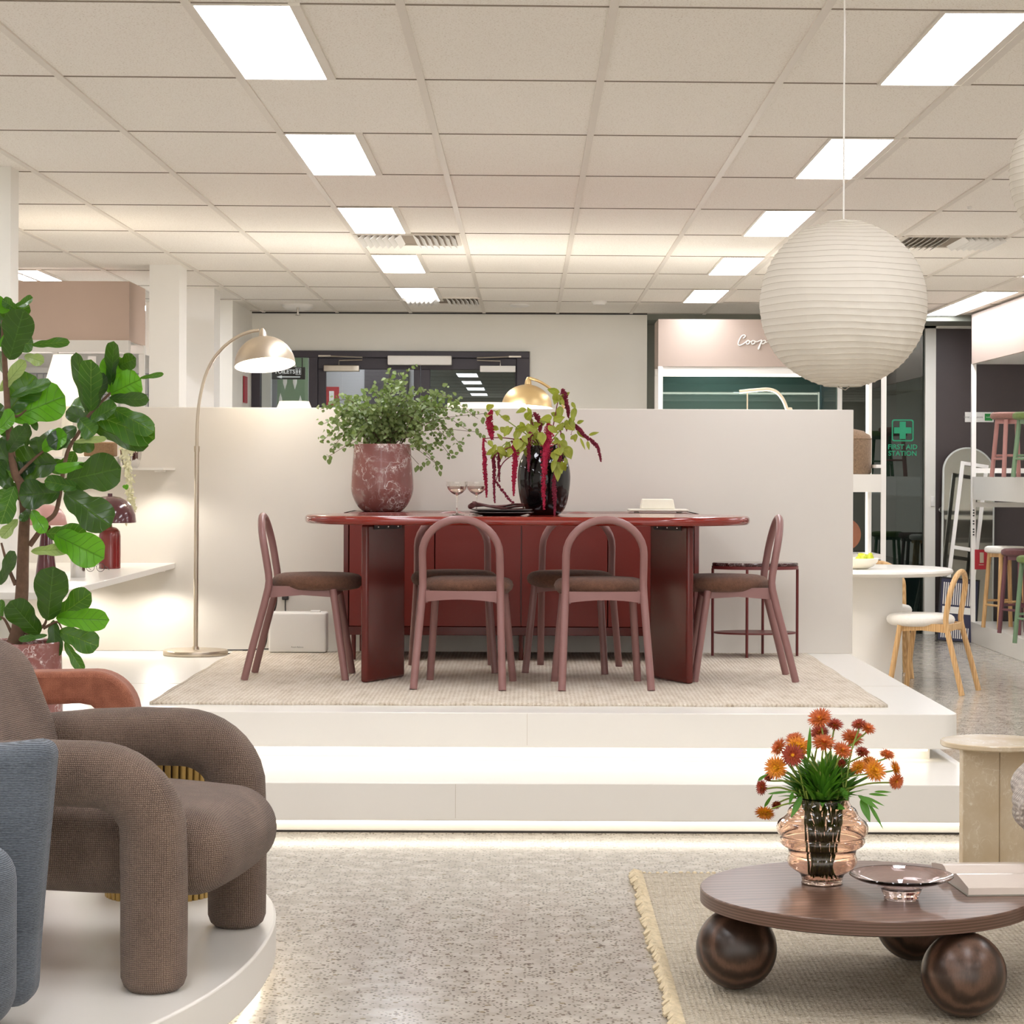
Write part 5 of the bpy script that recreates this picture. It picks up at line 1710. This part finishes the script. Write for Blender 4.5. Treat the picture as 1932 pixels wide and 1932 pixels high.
rk = rack('white display rack with a pale pink header panel behind the partition at right', .992, 2.737, 17.0, 17.5, 2.17, 2.53, 'pale_header', [(.992, 17.0), (2.70, 17.0), (.992, 17.46), (2.66, 17.46)])
MB().box(1.03, 2.70, 17.02, 17.035, 2.095, 2.112).build('led_strip', 'led_soft', rk, world=True, smooth=False)
MB().box(2.650, 2.66, 17.455, 17.465, .3, 2.1).build('led_strip', 'led_soft', rk, world=True, smooth=False)
MB().box(.992, 2.70, 16.99, 17.5, 1.215, 1.351).build('shelf', 'white_laminate', rk, world=True, smooth=False)
MB().box(.992, 2.70, 17.0, 17.5, .70, .74).build('shelf', 'white_laminate', rk, world=True, smooth=False)
MB().box(2.66, 2.70, 17.0, 17.5, 1.40, 1.425).build('side_rail', 'white_metal', rk, world=True, smooth=False)
# the handwritten sign: strokes bent from tube, only the letters in view
k7 = 17.0 / F / 4.391
Z7 = lambda x, y: P(1200 + x / 4.391, 540 + y / 4.391, 16.993)
sg = MB()
for st_ in ([(888, 432), (905, 415), (898, 405), (876, 412), (856, 445), (846, 478), (858, 490), (885, 480), (910, 462)],
            [(910, 462), (925, 450), (940, 455), (936, 474), (920, 480), (914, 466), (926, 452), (950, 462)],
            [(950, 462), (968, 450), (984, 456), (980, 474), (962, 480), (956, 466), (968, 452), (1000, 462)],
            [(1000, 462), (1030, 450), (1040, 448), (1030, 485), (1018, 518), (1012, 516), (1035, 470), (1052, 452), (1070, 452), (1066, 470), (1048, 478), (1040, 470)],
            [(1048, 478), (1075, 466), (1100, 460)]):
    sg.tube(smoothpath([Z7(*q) for q in st_], 5), .0042, 6)
sg.build('sign_lettering', 'sign_white', rk, world=True)
pf_o = thing('pouf', 'round brown tweed pouf on the rack shelf right of the partition end', 'pouf', (2.46, 17.26, 1.351))
MB().lathe([(0, 0), (.19, 0), (.2, .012), (.2, .27), (.197, .28), (.19, .30), (.14, .335), (.07, .35), (0, .354)], 48).tube([(.2 * math.cos(a), .2 * math.sin(a), .275) for a in [2 * math.pi * i / 40 for i in range(40)]], .004, 6, closed=True).build('cushion', 'tweed', pf_o)
cp = thing('copper_plate', 'round copper-brown plate standing upright on the rack behind the fruit bowl', 'plate', (2.463, 17.3, .74))
MB().lathe([(0, .004), (.09, .004), (.125, -.006), (.127, 0), (.09, .012), (0, .012)], 48, (0, 0, .145), Matrix.Rotation(R(84), 4, 'X')).build('plate_body', 'copper_plate', cp)
MB().box(-.05, .05, -.03, .05, 0, .012).box(-.05, -.042, .02, .028, 0, .16).box(.042, .05, .02, .028, 0, .16).build('plate_stand', 'black_metal', cp, smooth=False)

# round white table with fruit bowl and the two oak chairs
rt = thing('round_table', 'round white dining table on a drum base behind the partition at right', 'table', (2.12, 14.3, 0))
MB().lathe([(0, .71), (.58, .71), (.6, .72), (.606, .732), (.6, .745), (.585, .75), (0, .75)], 80).build('tabletop', 'cream_paint' if False else 'white_laminate', rt)
MB().lathe([(0, 0), (.285, 0), (.285, .71), (0, .71)], 64).build('drum_base', 'white_wall', rt)
fb = thing('fruit_bowl', 'cream wavy bowl of green pears on the round white table', 'bowl', (2.075, 14.08, .75))
MB().lathe([(0, 0), (.07, 0), (.11, .018), (.138, .045), (.145, .068), (.14, .07), (.13, .046), (.1, .024), (0, .014)], 48, ripple=lambda a, z: .02 * math.sin(a * 5) * z / .07).build('bowl_body', 'cream_ceramic', fb)
for i, (x, y, rz) in enumerate(((.085, -.02, .3), (.04, .05, 1.2), (.02, -.06, 2.2), (-.05, .0, 4.0), (.06, .03, 5.0))):
    pe = thing('pear', ['green pear at the right rim of the fruit bowl', 'green pear at the back of the fruit bowl', 'green pear at the front of the fruit bowl', 'green pear at the left of the fruit bowl', 'green pear in the middle of the fruit bowl'][i], 'pear', (2.075 + x, 14.08 + y, .75 + .055 + .01 * (i == 4)), rz, 'pears in the fruit bowl')
    tl_ = Matrix.Rotation(R(55 if i != 0 else 20), 4, 'X')
    MB().lathe([(0, -.035), (.022, -.03), (.033, -.012), (.032, .006), (.022, .026), (.014, .042), (.008, .05), (0, .052)], 20, tf=tl_).build('fruit', 'pear', pe)
    MB().tube([tl_ @ Vector((0, 0, .05)), tl_ @ Vector((.003, 0, .065))], .0015, 6).build('stalk', 'twig', pe)
l2, r2 = (2.53, 13.85, 0), R(64)
oc = make_chair('dining_chair', 'oak hoop-back chair with white seat right of the round white table, facing left', 'oak', 'white_boucle', 'oak hoop-back chairs', l2, r2)
dup(oc, (2.365, 14.95, 0), R(176), 'oak hoop-back chair mostly hidden behind the round white table')

# rack with stools at the far right
sr = thing('display_rack', 'white display rack of coloured stools with a pale header panel at the right edge', 'display rack', (3.58, 16.2, 0), 0, 'white display racks with header panels')
MB().box(3.58, 3.60, 14.4, 18.0, 2.245, 2.645).box(3.58, 4.8, 17.98, 18.0, 2.245, 2.645).build('header_panel', 'pale_header', sr, world=True, smooth=False)
MB().box(3.60, 4.8, 14.4, 17.98, 2.245, 2.265).build('header_soffit', 'white_laminate', sr, world=True, smooth=False)
for x, y in ((3.58, 17.964), (3.58, 14.4), (4.76, 17.964), (4.76, 14.4)):
    MB().box(x, x + .036, y, y + .036, .167, 2.245).build('post', 'white_metal', sr, world=True, smooth=False)
MB().box(3.585, 4.796, 14.44, 17.96, 1.15, 1.335).build('shelf', 'white_laminate', sr, world=True, smooth=False)
MB().box(3.616, 4.76, 17.97, 17.99, 1.365, 1.405).box(3.616, 4.76, 17.97, 17.99, 1.09, 1.13).build('end_rail', 'white_metal', sr, world=True, smooth=False)
MB().box(3.58, 4.8, 14.4, 18.0, 0, .167).build('plinth', 'white_laminate', sr, world=True, bevel=(.003, 2))
sl_ = MB()
for i in range(10):
    if i in (3, 6):
        continue
    z = 1.06 - i * .022
    sl_.box(3.591, 3.603, 17.955, 17.9642, z, z + .011)
sl_.build('post_slots', 'black_metal', sr, world=True, smooth=False)


def stool(label, paint, cloth, loc, h, rz, top_r=.155, sp=.15, rail=True):
    t_ = thing('stool', label, 'stool', loc, R(rz), 'upholstered stools on the rack')
    MB().lathe([(0, h - .055), (top_r * .85, h - .055), (top_r * .97, h - .045), (top_r, h - .028), (top_r * .97, h - .012), (top_r * .85, h - .002), (0, h)], 40).build('seat', cloth, t_)
    rr = MB()
    for a in range(4):
        an = math.pi / 4 + a * math.pi / 2
        MB().tube([(math.cos(an) * sp, math.sin(an) * sp, 0), (math.cos(an) * sp * .72, math.sin(an) * sp * .72, h - .053)], .0165, 12).build('leg', paint, t_)
    q = sp * .9 * .95
    if rail:
        for a in range(4):
            an, a2 = math.pi / 4 + a * math.pi / 2, math.pi / 4 + (a + 1) * math.pi / 2
            zz = h * (.28 if a % 2 else .33)
            f_ = 1 - .28 * zz / (h - .053)
            rr.tube([(math.cos(an) * sp * f_, math.sin(an) * sp * f_, zz), (math.cos(a2) * sp * f_, math.sin(a2) * sp * f_, zz)], .009, 10)
        rr.build('stretcher', paint, t_)
    ap_ = MB().lathe([(sp * .55, h - .085), (sp * .8, h - .085), (sp * .8, h - .055), (sp * .55, h - .055), (sp * .55, h - .085)], 4, tf=Matrix.Rotation(R(0), 4, 'Z'))
    ap_.build('apron', paint, t_, smooth=False)
    return t_


def st_at(px, d, z):
    q = P(px, 900, d)
    return (q.x, d, z)


stool('pink-legged stool on the upper rack shelf at right', 'pink_paint', 'pink_boucle', st_at(1908, 16.3, 1.335), .475, 12)
stool('green stool on the upper rack shelf, cut off by the right edge', 'green_paint', 'green_boucle', st_at(1952, 15.5, 1.335), .455, 20)
stool('oak stool with a white seat on the rack plinth at right', 'oak', 'white_boucle', st_at(1897, 17.2, .167), .635, 18, .16, .17)
stool('maroon stool in front of the oak stool on the rack plinth', 'maroon_paint', 'maroon_boucle', st_at(1930, 16.6, .167), .635, 24, .16, .17)
stool('green stool cut off by the right edge on the rack plinth', 'green_paint', 'green_boucle', st_at(1962, 15.6, .167), .62, 24, .16, .17)

# things leaning on the dark door
mr = thing('arched_mirror', 'tall arched mirror leaning on the dark door behind the white rack', 'mirror', (3.62, 18.36, 0), 0)
ARC = [(-.22, 0), (.22, 0)] + [(.22 * math.cos(a), 1.42 + .22 * math.sin(a)) for a in [math.pi * i / 24 for i in range(25)]]
tfm = Matrix.Rotation(R(-15), 4, 'X') @ Matrix.Rotation(R(3.5), 4, 'Y') @ Matrix.Rotation(R(90), 4, 'X')
MB().prism(ARC, -.012, .012, tfm).build('mirror_frame', 'mirror_back', mr, bevel=(.004, 2))
ARC2 = [(-.205, .015), (.205, .015)] + [(.205 * math.cos(a), 1.42 + .205 * math.sin(a)) for a in [math.pi * i / 24 for i in range(25)]]
MB().prism(ARC2, .012, .014, tfm).build('mirror_glass', 'mirror_glass', mr, smooth=False)
wf = thing('rack_frame', 'spare white metal rack frame leaning on the arched mirror', 'frame', (3.50, 18.2, 0))
tf2 = Matrix.Rotation(R(-13), 4, 'X') @ Matrix.Rotation(R(9), 4, 'Y')
q = MB()
for a, b, z0, z1 in ((-.13, -.1, 0, 1.5), (.07, .1, 0, 1.5), (-.1, .07, 0, .03), (-.1, .07, 1.47, 1.5), (-.1, .07, .75, .78)):
    n0 = len(q.v)
    q.box(a, b, -.012, .012, z0, z1)
    for i in range(n0, len(q.v)):
        q.v[i] = tf2 @ q.v[i]
q.build('frame_bars', 'white_metal', wf, smooth=False)
sm_ = thing('striped_mat', 'framed navy and white striped panel leaning behind the oak chair', 'panel', (3.46, 17.95, 0))
tf3 = Matrix.Rotation(R(-9), 4, 'X') @ Matrix.Rotation(R(5), 4, 'Y')


def leanbox(parent, name, m_, boxes):
    q_ = MB()
    for b_ in boxes:
        q_.box(*b_)
    q_.v = [tf3 @ p_ for p_ in q_.v]
    return q_.build(name, m_, parent, smooth=False)


leanbox(sm_, 'panel_frame', 'black_metal', [(-.16, .16, 0, .012, 0, .012), (-.16, .16, 0, .012, .508, .52), (-.16, -.148, 0, .012, 0, .52), (.148, .16, 0, .012, 0, .52)])
leanbox(sm_, 'panel_field', 'navy', [(-.148, .148, .003, .009, .012, .508)])
leanbox(sm_, 'white_stripes', 'sign_white', [(-.13 + i * .0165, -.122 + i * .0165, .0005, .003, z0, z1) for i in range(14) for z0, z1 in ((.30, .48), (.03, .12))] + [(-.13, .1, .0004, .003, .23, .285)])
fe = thing('fire_sign', 'red fire extinguisher sign fixed beside the white rack post at right', 'sign', P(1852, 1054, 18.15))
fe.location = (3.66, 17.961, fe.location.z)
MB().rbox((0, 0, 0), (.105, .006, .16), .003).build('sign_plate', 'sign_red', fe)
MB().rbox((.004, -.004, .015), (.032, .003, .085), .0015).box(-.02, .02, -.0055, -.003, -.045, -.04).build('extinguisher_symbol', 'brass_pale', fe)

# signs at the back
fa = thing('first_aid_sign', 'green first aid station lettering and cross on the dark glass', 'sign', (P(1703, 812, 18.9).x, 18.897, P(1703, 812, 18.9).z))
o = .093
fr_ = MB()
ro, ri = rrect(-o, o, -o, o, .022, 6), rrect(-o + .011, o - .011, -o + .011, o - .011, .014, 6)
n = len(ro)
vs = [(x, -.001, z) for x, z in ro] + [(x, -.001, z) for x, z in ri] + [(x, .001, z) for x, z in ro] + [(x, .001, z) for x, z in ri]
fs = []
for i in range(n):
    j = (i + 1) % n
    fs += [(i, j, n + j, n + i), (2 * n + i, 3 * n + i, 3 * n + j, 2 * n + j), (i, 2 * n + i, 2 * n + j, j), (n + i, n + j, 3 * n + j, 3 * n + i)]
fr_.add(vs, fs).build('cross_border', 'sign_green', fa, smooth=False)
MB().box(-.026, .026, -.001, .001, -.074, .074).box(-.074, -.026, -.001, .001, -.026, .026).box(.026, .074, -.001, .001, -.026, .026).build('cross', 'sign_green', fa, smooth=False)
text('FIRST AID', 'lettering', 'sign_green', (0, 0, -.142), .058, fa, off=.001)
text('STATION', 'lettering', 'sign_green', (0, 0, -.197), .058, fa, off=.001)
rs = thing('room_sign', 'small white room sign with a green tag on the dark door at right', 'sign', P(1848, 787, 18.87))
rs.location.y = 18.876
MB().rbox((0, 0, 0), (.245, .006, .086), .003).build('sign_plate', 'sign_white', rs)
MB().box(.045, .11, -.0045, -.003, -.03, .03).build('tag', 'tag_green', rs, smooth=False)
text('First Aid', 'lettering', 'letter_grey', (-.085, -.0035, 0), .028, rs)
text('Room', 'lettering', 'letter_grey', (-.005, -.0035, 0), .028, rs)
text('Available', 'tag_lettering', 'sign_white', (.0775, -.005, 0), .013, rs)
tsn = thing('toilets_sign', 'dark hanging TOILETS sign with arrow seen through the glass beside the double door', 'sign', P(544, 704, 18.8))
MB().box(-.14, .142, 0, .03, -.052, .052).build('sign_box', 'sign_dark', tsn, smooth=False, bevel=(.003, 2))
MB().box(-.12, -.112, .01, .02, .052, CZ - tsn.location.z).box(.112, .12, .01, .02, .052, CZ - tsn.location.z).build('hanger', 'black_metal', tsn, smooth=False)
text('TOILETS', 'lettering', 'sign_emit', (-.03, -.002, .011), .047, tsn, off=.0008)
MB().box(-.055, .1, -.002, 0, -.036, -.028).add([(-.055, -.002, -.045), (-.055, -.002, -.019), (-.1, -.002, -.032), (-.055, 0, -.045), (-.055, 0, -.019), (-.1, 0, -.032)], [(0, 1, 2), (5, 4, 3), (0, 3, 4, 1), (1, 4, 5, 2), (2, 5, 3, 0)]).build('arrow', 'sign_emit', tsn, smooth=False)
pc = MB()
for x in (.074, .094):
    pc.lathe([(0, -.0012), (.0042, -.0012), (.0042, .0), (0, .0)], 12, (x, -.001, .031), Matrix.Rotation(R(90), 4, 'X'))
    pc.box(x - .0055, x + .0055, -.002, 0, .004, .024)
    pc.box(x - .003, x + .003, -.002, 0, -.008, .004)
pc.box(.062, .107, -.002, 0, .041, .043).box(.062, .107, -.002, 0, -.013, -.011).box(.062, .064, -.002, 0, -.011, .041).box(.105, .107, -.002, 0, -.011, .041)
pc.build('pictogram', 'sign_emit', tsn, smooth=False)
fsn = thing('wall_sign', 'red and white sign on the grey corridor wall seen through the left door leaf', 'sign', P(627, 748, 20.69))
fsn.location.y = 20.695
MB().box(-.062, .062, 0, .005, -.08, .09).build('sign_plate', 'sign_red', fsn, smooth=False)
MB().box(-.03, .015, -.002, 0, -.06, .05).build('sign_symbol', 'sign_white', fsn, smooth=False)
rsn = thing('wall_sign', 'narrow red sign seen edge on at the white wall return left of the double door', 'sign', (-2.255, 17.72, P(462, 735, 17.7).z))
MB().box(0, .008, -.1, .1, -.105, .105).build('sign_plate', 'sign_red', rsn, smooth=False)
gp = thing('printed_banner', 'green printed banner with white ovals behind the sidelight glass', 'banner', (P(550, 760, 20.2).x, 20.2, 1.2))
MB().box(-.13, .15, 0, .01, 0, 1.3).build('banner_sheet', 'green_paint', gp, smooth=False)
q = MB()
for x, z in ((-.06, .9), (.03, .9), (-.1, .62), (.08, .6)):
    q.lathe([(0, 0), (.018, .06), (.02, .12), (.014, .2), (0, .25)], 12, (x, 0, z), sy=.2)
q.build('oval_motifs', 'sign_white', gp)
MB().box(-.02, 0, .02, .04, -1.2, 1.3).box(-.15, .15, .0, .06, -1.2, -1.18).build('banner_stand', 'steel', gp, smooth=False)

# back left corner: pink header, rack posts and the grilled window
lr = rack('white display rack with a wide pink-brown header panel behind the fig at left', -4.2, -2.565, 14.3, 14.9, 2.19, 2.57, 'pink_header', [(-3.06, 14.3), (-2.60, 14.3), (-4.2, 14.3), (-2.60, 14.86)])
MB().box(-4.2, -2.565, 14.28, 14.3, 2.115, 2.19).build('front_rail', 'white_metal', lr, world=True, smooth=False)
for x in (-2.93, -2.78, -2.71):
    MB().box(x, x + .05, 14.8, 14.83, .9, 2.115).build('slat_post', 'white_metal', lr, world=True, smooth=False)
w3 = bpy.data.objects.new('window_3', None)
COL.objects.link(w3)
w3['kind'] = 'structure'
gr = MB()
for i in range(26):
    x = -4.8 + i * .06
    gr.box(x, x + .009, 20.36, 20.37, 1.6, 2.25)
for z in (1.6, 1.75, 1.9, 2.05, 2.24):
    gr.box(-4.8, -3.24, 20.355, 20.36, z, z + .012)
gr.build('window_grille', 'grey_wall', w3, smooth=False)
MB().box(-4.8, -3.24, 20.385, 20.395, 1.6, 2.25).build('window_pane', 'sign_white', w3, smooth=False)
MB().box(-4.85, -3.19, 20.34, 20.39, 2.25, 2.3).box(-4.85, -3.19, 20.34, 20.39, 1.55, 1.6).build('window_frame', 'white_metal', w3, smooth=False)
wp = thing('wall_panel', 'large white angled signboard behind the white column at left', 'sign board', (-2.56, 15.4, 2.15))
MB().rbox((0, 0, .16), (.025, .9, .36), .006).build('board', 'white_laminate', wp)
MB().tube([(0, -.3, .33), (0, -.3, CZ - 2.15)], .004, 6).tube([(0, .3, .33), (0, .3, CZ - 2.15)], .004, 6).build('hanging_wires', 'steel', wp)

# cord of the brass lamp
cd = MB().tube(smoothpath([(-1.60, 11.78, PL + .004), (-1.54, 11.85, PL + .004), (-1.48, 11.92, RZ + .005), (-1.38, 11.95, RZ + .005)], 8), .0035, 8)
tag(cd.build('lamp_cord', 'black_plastic'), 'black lamp cord lying on the platform beside the brass lamp base', 'cord')
